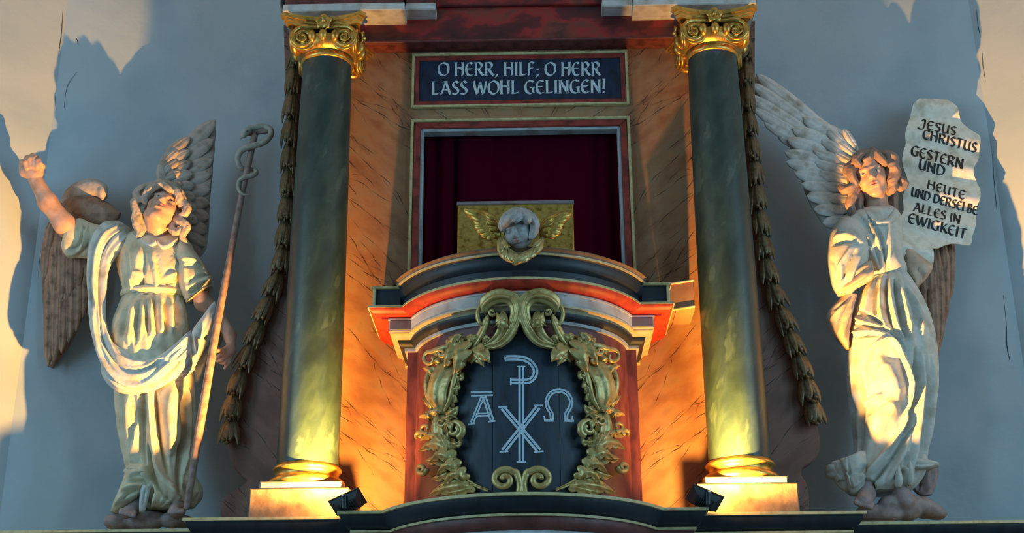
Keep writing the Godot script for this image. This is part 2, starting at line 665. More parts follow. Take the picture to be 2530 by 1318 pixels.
func make_materials() -> void:
	var fine := ntex(3, 0.02, [], 512, 5)
	var grain := ntex(8, 0.012, [], 512, 4)
	# grime: mostly white, a few darker patches
	var grime := ntex(21, 0.006, [[0.0, Color(0.72, 0.68, 0.62)], [0.35, Color(0.92, 0.9, 0.87)], [0.55, Color(1, 1, 1)], [1.0, Color(0.94, 0.93, 0.9)]], 512, 6, false, 30.0)
	var streak := ntex(22, 0.01, [[0.0, Color(0.6, 0.55, 0.5)], [0.45, Color(0.9, 0.88, 0.86)], [0.7, Color(1, 1, 1)]], 512, 5)
	var plaster := ntex(5, 0.004, [[0.0, Color(0.86, 0.9, 0.93)], [0.5, Color(0.96, 0.97, 0.98)], [1.0, Color(1, 1, 1)]], 512, 6)
	bumpy(mat("plaster", L(0.47, 0.54, 0.58), 0.9, 0.0, plaster, Vector3.ONE * 0.7, true), fine, 0.25)
	mat("plaster_nave", L(0.6, 0.6, 0.58), 0.9)
	mat("stone_floor", L(0.22, 0.2, 0.18), 0.8, 0.0, grime, Vector3.ONE * 0.5, true)
	mat("crack", L(0.02, 0.025, 0.03), 0.9)
	# painted marble of the altar back
	var ochre := ntex(31, 0.005, [[0.0, L(0.26, 0.105, 0.045)], [0.35, L(0.33, 0.15, 0.065)], [0.55, L(0.37, 0.18, 0.08)], [0.72, L(0.34, 0.19, 0.095)], [1.0, L(0.28, 0.12, 0.055)]], 1024, 5, false, 40.0)
	var veins := stroke_image(77, 1024, 15, Color(0.06, 0.03, 0.02, 0.92), 250, 620, 0.20, 0.010, 2.3)
	var ma := mat("ochre_marble", Color.WHITE, 0.55, 0.0, ochre, Vector3(0.75, 1.5, 1))
	ma.detail_enabled = true
	ma.detail_albedo = veins
	ma.detail_uv_layer = BaseMaterial3D.DETAIL_UV_1
	bumpy(ma, fine, 0.06)
	var umber := ntex(33, 0.005, [[0.0, L(0.13, 0.06, 0.04)], [0.5, L(0.22, 0.11, 0.08)], [1.0, L(0.17, 0.075, 0.05)]], 512, 5, false, 40.0)
	var mb := mat("umber_marble", Color.WHITE, 0.6, 0.0, umber, Vector3(0.75, 1.5, 1))
	mb.detail_enabled = true
	mb.detail_albedo = veins
	# green column marble
	var green := ntex(41, 0.006, [[0.0, L(0.010, 0.022, 0.022)], [0.4, L(0.018, 0.038, 0.034)], [0.55, L(0.027, 0.052, 0.044)], [0.68, L(0.020, 0.040, 0.037)], [0.8, L(0.05, 0.085, 0.07)], [1.0, L(0.03, 0.055, 0.048)]], 1024, 6, false, 60.0)
	var pale := stroke_image(99, 1024, 70, Color(0.22, 0.32, 0.27, 0.22), 80, 260, 0.25, 0.03, 1.5)
	var mg := mat("green_marble", Color.WHITE, 0.42, 0.0, green, Vector3(1.0, 0.55, 1))
	mg.detail_enabled = true
	mg.detail_albedo = pale
	bumpy(mg, fine, 0.05)
	# red marble of the architrave
	var red := ntex(51, 0.006, [[0.0, L(0.03, 0.006, 0.008)], [0.4, L(0.13, 0.010, 0.010)], [0.55, L(0.34, 0.018, 0.014)], [0.7, L(0.20, 0.035, 0.02)], [1.0, L(0.05, 0.008, 0.010)]], 512, 5, false, 50.0)
	mat("red_marble", Color.WHITE, 0.4, 0.0, red, Vector3(0.9, 1.6, 1))
	# paints
	mat("red_paint", L(0.30, 0.03, 0.018), 0.55, 0.0, streak, Vector3.ONE * 2.0, true)
	mat("vermilion", L(0.58, 0.045, 0.018), 0.5, 0.0, streak, Vector3.ONE * 2.5, true)
	mat("dark_red", L(0.16, 0.035, 0.035), 0.5, 0.0, streak, Vector3(3, 1.2, 3), true)
	mat("brown_red", L(0.16, 0.045, 0.035), 0.5, 0.0, streak, Vector3.ONE * 2.0, true)
	mat("white_paint", L(0.55, 0.54, 0.53), 0.6, 0.0, grime, Vector3.ONE * 2.0, true)
	mat("cream_paint", L(0.62, 0.5, 0.3), 0.6, 0.0, grime, Vector3.ONE * 3.0, true)
	mat("pale_paint", L(0.60, 0.64, 0.68), 0.6, 0.0, grime, Vector3.ONE * 2.0, true)
	mat("slab_paint", L(0.34, 0.33, 0.31), 0.6, 0.0, grime, Vector3.ONE * 2.0, true)
	mat("grey_paint", L(0.40, 0.42, 0.44), 0.6, 0.0, grime, Vector3.ONE * 2.0, true)
	mat("mauve_paint", L(0.22, 0.17, 0.18), 0.6, 0.0, grime, Vector3.ONE * 2.0, true)
	mat("navy", L(0.014, 0.02, 0.03), 0.5, 0.0, streak, Vector3(3, 1.0, 3), true)
	mat("board_navy", L(0.018, 0.032, 0.055), 0.55, 0.0, streak, Vector3(4, 1.0, 4), true)
	mat("sign_navy", L(0.007, 0.017, 0.05), 0.75, 0.0, streak, Vector3(4, 2.0, 4), true)
	mat("letter_white", L(0.55, 0.58, 0.6), 0.7)
	mat("letter_blue", L(0.48, 0.58, 0.66), 0.7)
	mat("letter_black", L(0.012, 0.01, 0.01), 0.6)
	mat("gold_line", L(0.60, 0.50, 0.25), 0.5, 0.0, grime, Vector3.ONE * 4.0, true)
	mat("sandstone", L(0.24, 0.15, 0.095), 0.75, 0.0, grime, Vector3.ONE * 2.5, true)
	bumpy(M["sandstone"], grain, 0.25)
	var gilt := ntex(61, 0.02, [[0.0, Color(0.62, 0.5, 0.36)], [0.4, Color(0.9, 0.86, 0.8)], [1.0, Color(1, 1, 1)]], 256, 5)
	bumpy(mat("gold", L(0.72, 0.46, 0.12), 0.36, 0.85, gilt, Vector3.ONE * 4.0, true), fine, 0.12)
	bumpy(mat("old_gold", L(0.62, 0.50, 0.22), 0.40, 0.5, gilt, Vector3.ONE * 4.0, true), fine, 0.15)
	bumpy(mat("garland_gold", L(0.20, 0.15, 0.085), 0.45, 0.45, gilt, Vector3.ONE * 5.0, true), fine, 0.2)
	var vel := mat("velvet", L(0.050, 0.001, 0.008), 1.0)
	vel.metallic_specular = 0.1
	vel.rim_enabled = true
	vel.rim = 0.04
	vel.rim_tint = 0.9
	mat("void", L(0.004, 0.003, 0.004), 1.0)
	# statues
	bumpy(mat("robe_white", L(0.57, 0.56, 0.51), 0.62, 0.0, grime, Vector3.ONE * 2.2, true), fine, 0.12)
	bumpy(mat("robe_rose", L(0.60, 0.43, 0.32), 0.62, 0.0, grime, Vector3.ONE * 2.2, true), fine, 0.12)
	bumpy(mat("robe", L(0.66, 0.59, 0.43), 0.62, 0.0, grime, Vector3.ONE * 2.2, true), fine, 0.12)
	bumpy(mat("mantle", L(0.62, 0.63, 0.60), 0.6, 0.0, grime, Vector3.ONE * 2.6, true), fine, 0.1)
	bumpy(mat("flesh", L(0.58, 0.34, 0.25), 0.5, 0.0, grime, Vector3.ONE * 3.0, true), fine, 0.05)
	bumpy(mat("pale_flesh", L(0.42, 0.38, 0.37), 0.45, 0.0, grime, Vector3.ONE * 5.0, true), fine, 0.05)
	bumpy(mat("hair", L(0.46, 0.36, 0.29), 0.6, 0.0, grime, Vector3.ONE * 3.0, true), fine, 0.1)
	bumpy(mat("hair_brown", L(0.30, 0.19, 0.15), 0.6, 0.0, grime, Vector3.ONE * 3.0, true), fine, 0.1)
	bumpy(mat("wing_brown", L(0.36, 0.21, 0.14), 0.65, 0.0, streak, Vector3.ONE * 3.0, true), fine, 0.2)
	bumpy(mat("wing_grey", L(0.44, 0.36, 0.31), 0.65, 0.0, grime, Vector3.ONE * 3.0, true), fine, 0.15)
	bumpy(mat("wing_white", L(0.74, 0.67, 0.63), 0.65, 0.0, grime, Vector3.ONE * 3.0, true), fine, 0.15)
	bumpy(mat("rock", L(0.36, 0.26, 0.25), 0.65, 0.0, grime, Vector3.ONE * 4.0, true), fine, 0.15)
	bumpy(mat("parchment", L(0.84, 0.77, 0.66), 0.65, 0.0, grime, Vector3.ONE * 3.0, true), fine, 0.06)
	bumpy(mat("staff_wood", L(0.30, 0.20, 0.17), 0.55, 0.0, streak, Vector3.ONE * 4.0, true), fine, 0.1)
	mat("snake", L(0.36, 0.33, 0.28), 0.5, 0.0, grime, Vector3.ONE * 4.0, true)
	mat("lip", L(0.50, 0.13, 0.10), 0.5)
	mat("eye", L(0.5, 0.5, 0.48), 0.4)
	mat("pupil", L(0.05, 0.06, 0.07), 0.4)
	mat("lamp_black", L(0.02, 0.022, 0.026), 0.4)
	mat("screw", L(0.6, 0.6, 0.6), 0.3, 0.9)
	var lg := mat("lamp_glass", Color(1, 0.75, 0.45), 0.3)
	lg.emission_enabled = true
	lg.emission = Color(1, 0.72, 0.38)
	lg.emission_energy_multiplier = 1.5
	var pane := mat("window_glass", Color(0.85, 0.92, 1.0, 0.08), 0.05)
	pane.transparency = BaseMaterial3D.TRANSPARENCY_ALPHA

# ---------------------------------------------------------------- the room
const APSE := [Vector2(-4.2, 1.7), Vector2(-2.56, -0.19), Vector2(-1.72, -0.52), Vector2(1.72, -0.52), Vector2(2.53, -0.26), Vector2(4.2, 1.7)]

func wall_run(pts: Array, y0: float, y1: float, thick: float) -> G:
	# a wall of that thickness standing behind a line of points (outside is to the left of the way)
	var g := G.new()
	var n := pts.size()
	var fr := []
	for i in n:
		var e0: Vector2 = (pts[i] - pts[maxi(i - 1, 0)]).normalized() if i > 0 else (pts[1] - pts[0]).normalized()
		var e1: Vector2 = (pts[mini(i + 1, n - 1)] - pts[i]).normalized() if i < n - 1 else e0
		var m := Vector2(e0.y, -e0.x) + Vector2(e1.y, -e1.x)
		m = m / maxf(0.3, m.dot(Vector2(e0.y, -e0.x)))
		var a: Vector2 = pts[i]
		var b: Vector2 = a + m * thick
		fr.append([g.pt(Vector3(a.x, y0, a.y)), g.pt(Vector3(a.x, y1, a.y)), g.pt(Vector3(b.x, y1, b.y)), g.pt(Vector3(b.x, y0, b.y))])
	for i in n - 1:
		for k in 4: g.quad(fr[i][k], fr[i + 1][k], fr[i + 1][(k + 1) % 4], fr[i][(k + 1) % 4])
	g.quad(fr[0][0], fr[0][1], fr[0][2], fr[0][3])
	g.quad(fr[n - 1][3], fr[n - 1][2], fr[n - 1][1], fr[n - 1][0])
	return g

func build_room() -> void:
	struct("floor", boxm(Vector3(-4.6, -0.2, -0.9), Vector3(4.6, 0, 12.4)), M.stone_floor)
	struct("ceiling", boxm(Vector3(-4.6, 7.2, -0.9), Vector3(4.6, 7.5, 12.4)), M.plaster_nave)
	struct("wall_apse_left", creased(wall_run(APSE.slice(0, 2), 0, 7.2, 0.3)), M.plaster)
	var wa := struct("wall_apse", creased(wall_run(APSE.slice(1, 5), 0, 7.2, 0.3)), M.plaster)
	# cracks in the plaster along the corners
	for w in [[[156, 18, 1.0], [151, 80, 1.8], [146, 130, 2.4], [142, 190, 1.6], [137, 262, 0.7]], [[188, 92, 0.8], [191, 100, 1.6], [190, 110, 0.7]], [[188, 178, 0.5], [168, 205, 0.9], [163, 230, 0.8], [158, 266, 0.6]], [[106, 590, 0.6], [99, 650, 1.4], [96, 690, 0.6]], [[2410, 10, 0.6], [2418, 60, 1.2], [2424, 110, 1.0], [2430, 160, 1.3], [2436, 210, 0.8]], [[2452, 380, 0.5], [2458, 450, 1.1], [2466, 520, 0.7]], [[2478, 730, 0.8], [2484, 800, 1.5], [2490, 850, 1.6], [2494, 900, 0.7]]]:
		var left: bool = w[0][0] < 1000
		var cp := []
		for q in w:
			var bend := P(q[0], q[1], 0.0)
			# the depth of the wall there: on the slanted stretch or on the side wall
			var c0: Vector2 = APSE[1] if left else APSE[4]
			var c1: Vector2 = APSE[2] if left else APSE[3]
			var z := -0.25
			for it in 6:
				bend = P(q[0], q[1], z)
				var u := (bend.x - c0.x) / (c1.x - c0.x)
				z = lerpf(c0.y, c1.y, u) if u >= 0.0 else c0.y - (1.7 - c0.y) * u * (c1.x - c0.x) / ((4.2 - absf(c0.x)) * (1.0 if left else -1.0))
			cp.append([q[0] + 2.5 * sin(q[1] * 0.19), q[1], z + 0.001, q[2] * 0.6])
		part("crack", tube(cp, 6, 4, 0.0, 0.5), M.crack, wa)
	struct("wall_apse_right", creased(wall_run(APSE.slice(4, 6), 0, 7.2, 0.3)), M.plaster)
	struct("wall_back", boxm(Vector3(-4.6, 0, 12.0), Vector3(4.6, 7.2, 12.4)), M.plaster_nave)
	for s in [-1.0, 1.0]:
		var g := G.new()
		var x0 := minf(s * 4.2, s * 4.6)
		var x1 := maxf(s * 4.2, s * 4.6)
		var zs := [1.7]
		for w in NAVE_WINDOWS:
			if signf(w[0]) == s:
				zs.append(w[1] - w[2] * 0.5)
				zs.append(w[1] + w[2] * 0.5)
		zs.append(12.0)
		for i in range(0, zs.size() - 1, 2): g.box(Vector3(x0, 0, zs[i]), Vector3(x1, 7.2, zs[i + 1]))
		for w in NAVE_WINDOWS:
			if signf(w[0]) == s:
				g.box(Vector3(x0, 0, w[1] - w[2] * 0.5), Vector3(x1, w[4] - w[3] * 0.5, w[1] + w[2] * 0.5))
				g.box(Vector3(x0, w[4] + w[3] * 0.5, w[1] - w[2] * 0.5), Vector3(x1, 7.2, w[1] + w[2] * 0.5))
		struct("wall_left" if s < 0 else "wall_right", creased(g), M.plaster_nave)
	var k := 0
	for w in NAVE_WINDOWS:
		k += 1
		var g := G.new()
		var x: float = signf(w[0]) * 4.4
		var y0: float = w[4] - w[3] * 0.5
		var y1: float = w[4] + w[3] * 0.5
		var z0: float = w[1] - w[2] * 0.5
		var z1: float = w[1] + w[2] * 0.5
		for z in [z0 + 0.03, w[1], z1 - 0.03]: g.box(Vector3(x - 0.03, y0, z - 0.03), Vector3(x + 0.03, y1, z + 0.03))
		for y in [y0 + 0.03, lerpf(y0, y1, 0.34), lerpf(y0, y1, 0.67), y1 - 0.03]: g.box(Vector3(x - 0.025, y - 0.025, z0), Vector3(x + 0.025, y + 0.025, z1))
		var f := struct("window_%d" % k, creased(g), M.white_paint)
		var pg := G.new()
		pg.box(Vector3(x - 0.003, y0 + 0.02, z0 + 0.02), Vector3(x + 0.003, y1 - 0.02, z1 - 0.02))
		part("pane", creased(pg), M.window_glass, f)

# outline in photo pixels at depth z -> (x, y)
func outline(px: Array, z: float, smooth_steps := 0) -> PackedVector2Array:
	var o := PackedVector2Array()
	for i in range(0, px.size(), 2):
		var p := P(px[i], px[i + 1], z)
		o.append(Vector2(p.x, p.y))
	if smooth_steps > 0:
		var c := Curve2D.new()
		var n := o.size()
		for i in n:
			var tan := (o[(i + 1) % n] - o[(i + n - 1) % n]) / 6.0
			if i == 0 or i == n - 1: tan = Vector2.ZERO
			c.add_point(o[i], -tan, tan)
		var r := PackedVector2Array()
		for i in n - 1:
			for s in smooth_steps: r.append(c.sample(i, float(s) / smooth_steps))
		r.append(o[n - 1])
		return r
	return o

func turn_uv(m: ArrayMesh, deg: float, flip := 1.0) -> ArrayMesh:
	var a := m.surface_get_arrays(0)
	var uv: PackedVector2Array = a[Mesh.ARRAY_TEX_UV]
	for i in uv.size():
		var q := Vector2(uv[i].x * flip, uv[i].y)
		uv[i] = q.rotated(deg_to_rad(deg)) + Vector2(0.3, 0.13)
	a[Mesh.ARRAY_TEX_UV] = uv
	var r := ArrayMesh.new()
	r.add_surface_from_arrays(Mesh.PRIMITIVE_TRIANGLES, a)
	return r

func frame_bar(g: G, x0: float, y0: float, x1: float, y1: float, w: float, z0: float, z1: float, b := 0.003) -> void:
	# a mitred rectangular frame of width w inside (x0, y0)-(x1, y1)
	var o := [Vector2(x0, y0), Vector2(x1, y0), Vector2(x1, y1), Vector2(x0, y1)]
	var i_ := [Vector2(x0 + w, y0 + w), Vector2(x1 - w, y0 + w), Vector2(x1 - w, y1 - w), Vector2(x0 + w, y1 - w)]
	for k in 4:
		var j := (k + 1) % 4
		slab_into(g, PackedVector2Array([o[k], o[j], i_[j], i_[k]]), z0, z1, b)

const SHELF_Y := 2.7276

func build_altar_back() -> void:
	var base := Vector3(0, SHELF_Y, -0.02)
	var back := thing("altar_back", "tall ochre marbled altar back panel between the two green columns", "altar panel", base)
	var yb := SHELF_Y - 0.05
	var yt := P(1290, 100, 0).y
	var ytp0 := P(1290, 264, 0).y
	# two boards with a joint on the axis; the window opening is left free
	var ox := 0.5716
	var oy0 := P(1290, 860, 0).y
	var oy1 := 4.8810
	for s in [-1.0, 1.0]:
		var x := 1.14
		var pl := PackedVector2Array([Vector2(0.0015, yb), Vector2(x, yb), Vector2(x, yt + 0.3), Vector2(0.0015, yt + 0.3), Vector2(0.0015, oy1 - 0.01), Vector2(ox - 0.02, oy1 - 0.01), Vector2(ox - 0.02, oy0), Vector2(0.0015, oy0)])
		for i in pl.size(): pl[i].x *= s
		if s < 0: pl.reverse()
		var g := G.new()
		slab_into(g, pl, -0.06, 0.0, 0.002)
		part("board", turn_uv(creased(g), -42.0, -s), M.ochre_marble, back)
	# text panel
	var tp := thing("text_panel", "long navy text panel framed in red and gold with a white two-line prayer", "sign", Vector3(0, P(1290, 264, 0).y, 0.01))
	var x0 := -0.5719
	var yA := 4.9698
	var yB := 5.2781
	var g1 := G.new()
	frame_bar(g1, x0 - 0.004, yA - 0.012, -x0 + 0.004, yB + 0.004, 0.014, 0.0005, 0.03, 0.005)
	part("gilt_moulding", creased(g1, 25), M.gold_line, tp)
	var g2 := G.new()
	frame_bar(g2, x0 + 0.009, yA + 0.001, -x0 - 0.009, yB - 0.009, 0.027, 0.0005, 0.02, 0.003)
	part("red_border", creased(g2, 25), M.red_paint, tp)
	part("board", boxm(Vector3(x0 + 0.03, yA + 0.02, 0.0), Vector3(-x0 - 0.03, yB - 0.03, 0.012)), M.sign_navy, tp)
	lettering(tp, "lettering", "O HERR, HILF; O HERR", Vector2(1083, 187), Vector2(1484, 186), 32, 0.0125, M.letter_white, 0, null, 0.105)
	lettering(tp, "lettering", "LASS WOHL GELINGEN!", Vector2(1067, 234), Vector2(1497, 229), 32, 0.0125, M.letter_white, 0, null, 0.105)
	# window opening with its frame
	var wf := thing("opening_frame", "red and gold moulded frame round the curtained opening above the pulpit", "frame", Vector3(0, oy0, 0.01))
	var f1 := G.new()
	frame_bar(f1, -0.5716 - 0.002, oy0 - 0.1, 0.5716 + 0.002, oy1 + 0.004, 0.015, 0.0005, 0.035, 0.005)
	part("gilt_moulding", creased(f1, 25), M.gold_line, wf)
	var f2 := G.new()
	frame_bar(f2, -0.558, oy0 - 0.1, 0.558, oy1 - 0.010, 0.036, 0.0005, 0.024, 0.004)
	part("red_border", creased(f2, 25), M.red_paint, wf)
	var f3 := G.new()
	frame_bar(f3, -0.524, oy0 - 0.1, 0.524, oy1 - 0.044, 0.017, -0.05, 0.012, 0.003)
	part("grey_reveal", creased(f3, 25), M.grey_paint, wf)
	# curtain
	var cu := G.new()
	var rows := []
	var nx := 220
	for j in 2:
		var row := PackedInt32Array()
		for i in nx + 1:
			var x := lerpf(-0.53, 0.53, float(i) / nx)
			var amp := 0.006 if x > -0.3 else 0.018
			var z := -0.09 + amp * sin(x * 62.0 + 1.3 * sin(x * 11.0)) + 0.006 * sin(x * 23.0)
			if absf(x + 0.345) < 0.02: z -= 0.03 * (1.0 - absf(x + 0.345) / 0.02)
			row.append(cu.pt(Vector3(x, oy0 - 0.1 if j == 0 else oy1 - 0.03, z), Vector2(x, j)))
		rows.append(row)
	for i in nx: cu.quad(rows[0][i], rows[0][i + 1], rows[1][i + 1], rows[1][i])
	var ct := thing("curtain", "dark crimson velvet curtain hanging behind the opening", "curtain", Vector3(0, oy0, -0.09))
	part("cloth", smooth(cu), M.velvet, ct)
	part("lining", boxm(Vector3(-0.56, oy0 - 0.1, -0.17), Vector3(0.56, oy1, -0.16)), M.void, ct)
	# scrolled side boards beyond the columns
	for s in [-1.0, 1.0]:
		var px := [700, 60, 706, 350, 690, 560, 668, 700, 640, 790, 610, 880, 585, 960, 568, 1040, 562, 1100, 575, 1150, 596, 1178, 610, 1190, 585, 1208, 556, 1228, 545, 1245, 545, 1290]
		if s > 0: px = [1866, 50, 1866, 300, 1878, 500, 1900, 640, 1925, 760, 1960, 870, 1990, 950, 2010, 1020, 2024, 1075, 2026, 1110, 2010, 1140, 1985, 1156, 1980, 1172, 1990, 1190, 1998, 1215, 2000, 1280]
		var ol := outline(px, -0.064, 4)
		ol.append(Vector2(s * 0.9, ol[-1].y))
		ol.append(Vector2(s * 0.9, ol[0].y))
		var g := G.new()
		slab_into(g, ol, -0.13, -0.064, 0.006)
		var wb := thing("scroll_board", "brown marbled scroll-edged side board beside the left green column" if s < 0 else "brown marbled scroll-edged side board beside the right green column", "side board", Vector3(s * 1.1, SHELF_Y, -0.05))
		part("board", turn_uv(creased(g), -42.0, -s), M.umber_marble, wb)
	# entablature over the columns
	var en := thing("entablature", "dark red marbled entablature with white bands above the columns", "entablature", Vector3(0, yt, 0.1))
	part("architrave", turn_uv(boxm(Vector3(-1.2, P(1290, 97, 0.1).y, 0.002), Vector3(1.2, P(1290, 16, 0.1).y + 0.03, 0.10), 0.006), 10), M.red_marble, en)
	part("architrave_lip", boxm(Vector3(-0.9, P(1290, 100, 0.11).y, 0.002), Vector3(0.9, P(1290, 94, 0.11).y, 0.11), 0.003), M.dark_red, en)
	part("frieze", boxm(Vector3(-0.62, P(1290, 12, 0.12).y, 0.002), Vector3(0.62, 5.9, 0.12), 0.005), M.red_marble, en)
	for s in [-1.0, 1.0]:
		var a := 0.60
		var b := 1.24
		var lo := minf(s * a, s * b)
		var hi := maxf(s * a, s * b)
		var yb1 := P(1290, 14, 0.25).y
		part("white_band", boxm(Vector3(lo, yb1 - 0.01, 0.002), Vector3(hi, yb1 + 0.035, 0.25), 0.004), M.white_paint, en)
		part("red_fascia", boxm(Vector3(lo + 0.01, yb1 + 0.034, 0.002), Vector3(hi - 0.01, yb1 + 0.4, 0.24), 0.004), M.dark_red, en)
		var lo2 := minf(s * 0.44, s * 0.6)
		var hi2 := maxf(s * 0.44, s * 0.6)
		part("white_band", boxm(Vector3(lo2, yb1 + 0.02, 0.002), Vector3(hi2, yb1 + 0.06, 0.20), 0.004), M.white_paint, en)
		part("red_fascia", boxm(Vector3(lo2, yb1 + 0.059, 0.002), Vector3(hi2, yb1 + 0.4, 0.19), 0.004), M.dark_red, en)
		# round brown bracket at the outer end and the side return of the architrave
		var bl := outline([722, -40, 700, -40, 692, 10, 700, 45, 716, 56, 740, 50] if s < 0 else [1840, -40, 1862, -40, 1870, 0, 1862, 30, 1848, 40, 1820, 40], 0.05, 4)
		var bg := G.new()
		slab_into(bg, bl, -0.05, 0.06, 0.01)
		part("end_bracket", creased(bg), M.mauve_paint, en)
		var e0 := P(705 if s < 0 else 1862, 52 if s < 0 else 32, 0.02)
		part("end_cap", boxm(Vector3(minf(e0.x, s * 1.0), e0.y - 0.012, -0.06), Vector3(maxf(e0.x, s * 1.0), e0.y + 0.004, 0.03), 0.003), M.navy, en)
		part("end_band", boxm(Vector3(minf(e0.x + -s * 0.006, s * 1.0), e0.y - 0.030, -0.06), Vector3(maxf(e0.x - s * 0.006, s * 1.0), e0.y - 0.012, 0.025), 0.003), M.white_paint, en)

const XC := 0.997
const ZCOL := 0.20

func build_columns() -> void:
	for s in [-1.0, 1.0]:
		var x: float = XC * s
		var py := func(v: float, z: float) -> float: return P(1290.0 + (v - 1290.0) * 0.0, v + (0.0), z).y
		var c := thing("column", "green marbled column on the left with gilded capital and base" if s < 0 else "green marbled column on the right with gilded capital and base", "column", Vector3(x, SHELF_Y, ZCOL), "green columns flanking the pulpit")
		var y0 := SHELF_Y
		var y1: float = py.call(1200.0, ZCOL + 0.19)
		part("plinth", boxm(Vector3(x - 0.222, y0, ZCOL - 0.185), Vector3(x + 0.222, y1, ZCOL + 0.185), 0.006), M.sandstone, c)
		var y2: float = y1 + 0.034
		part("plinth_slab", boxm(Vector3(x - 0.182, y1, ZCOL - 0.17), Vector3(x + 0.182, y2, ZCOL + 0.17), 0.006), M.slab_paint, c)
		var ys: float = y2 + 0.105
		var pr := curve_profile([[0.10, y2 - 0.002], [0.166, y2], [0.166, y2 + 0.036, 0.28], [0.152, y2 + 0.040], [0.148, y2 + 0.066, -0.2], [0.152, y2 + 0.070], [0.152, y2 + 0.094, 0.3], [0.140, ys]], 7)
		part("base_moulding", creased(lathe(pr, x, ZCOL), 30), M.gold, c)
		var yt: float = py.call(24.0, ZCOL + 0.2) - 0.204
		var sh := PackedVector2Array()
		for i in 25:
			var t := i / 24.0
			sh.append(Vector2(0.143 - 0.018 * pow(t, 1.3) + 0.002 * sin(t * PI), lerpf(ys - 0.004, yt + 0.06, t)))
		var shg := lathe(sh, x, ZCOL)
		for i in shg.uv.size():
			shg.uv[i] = Vector2((shg.uv[i].x * 0.9 + 0.25 * shg.uv[i].y) * s, shg.uv[i].y * 0.9 + shg.uv[i].x * 0.0)
		part("shaft", smooth(shg), M.green_marble, c)
		capital(c, x, yt, s)

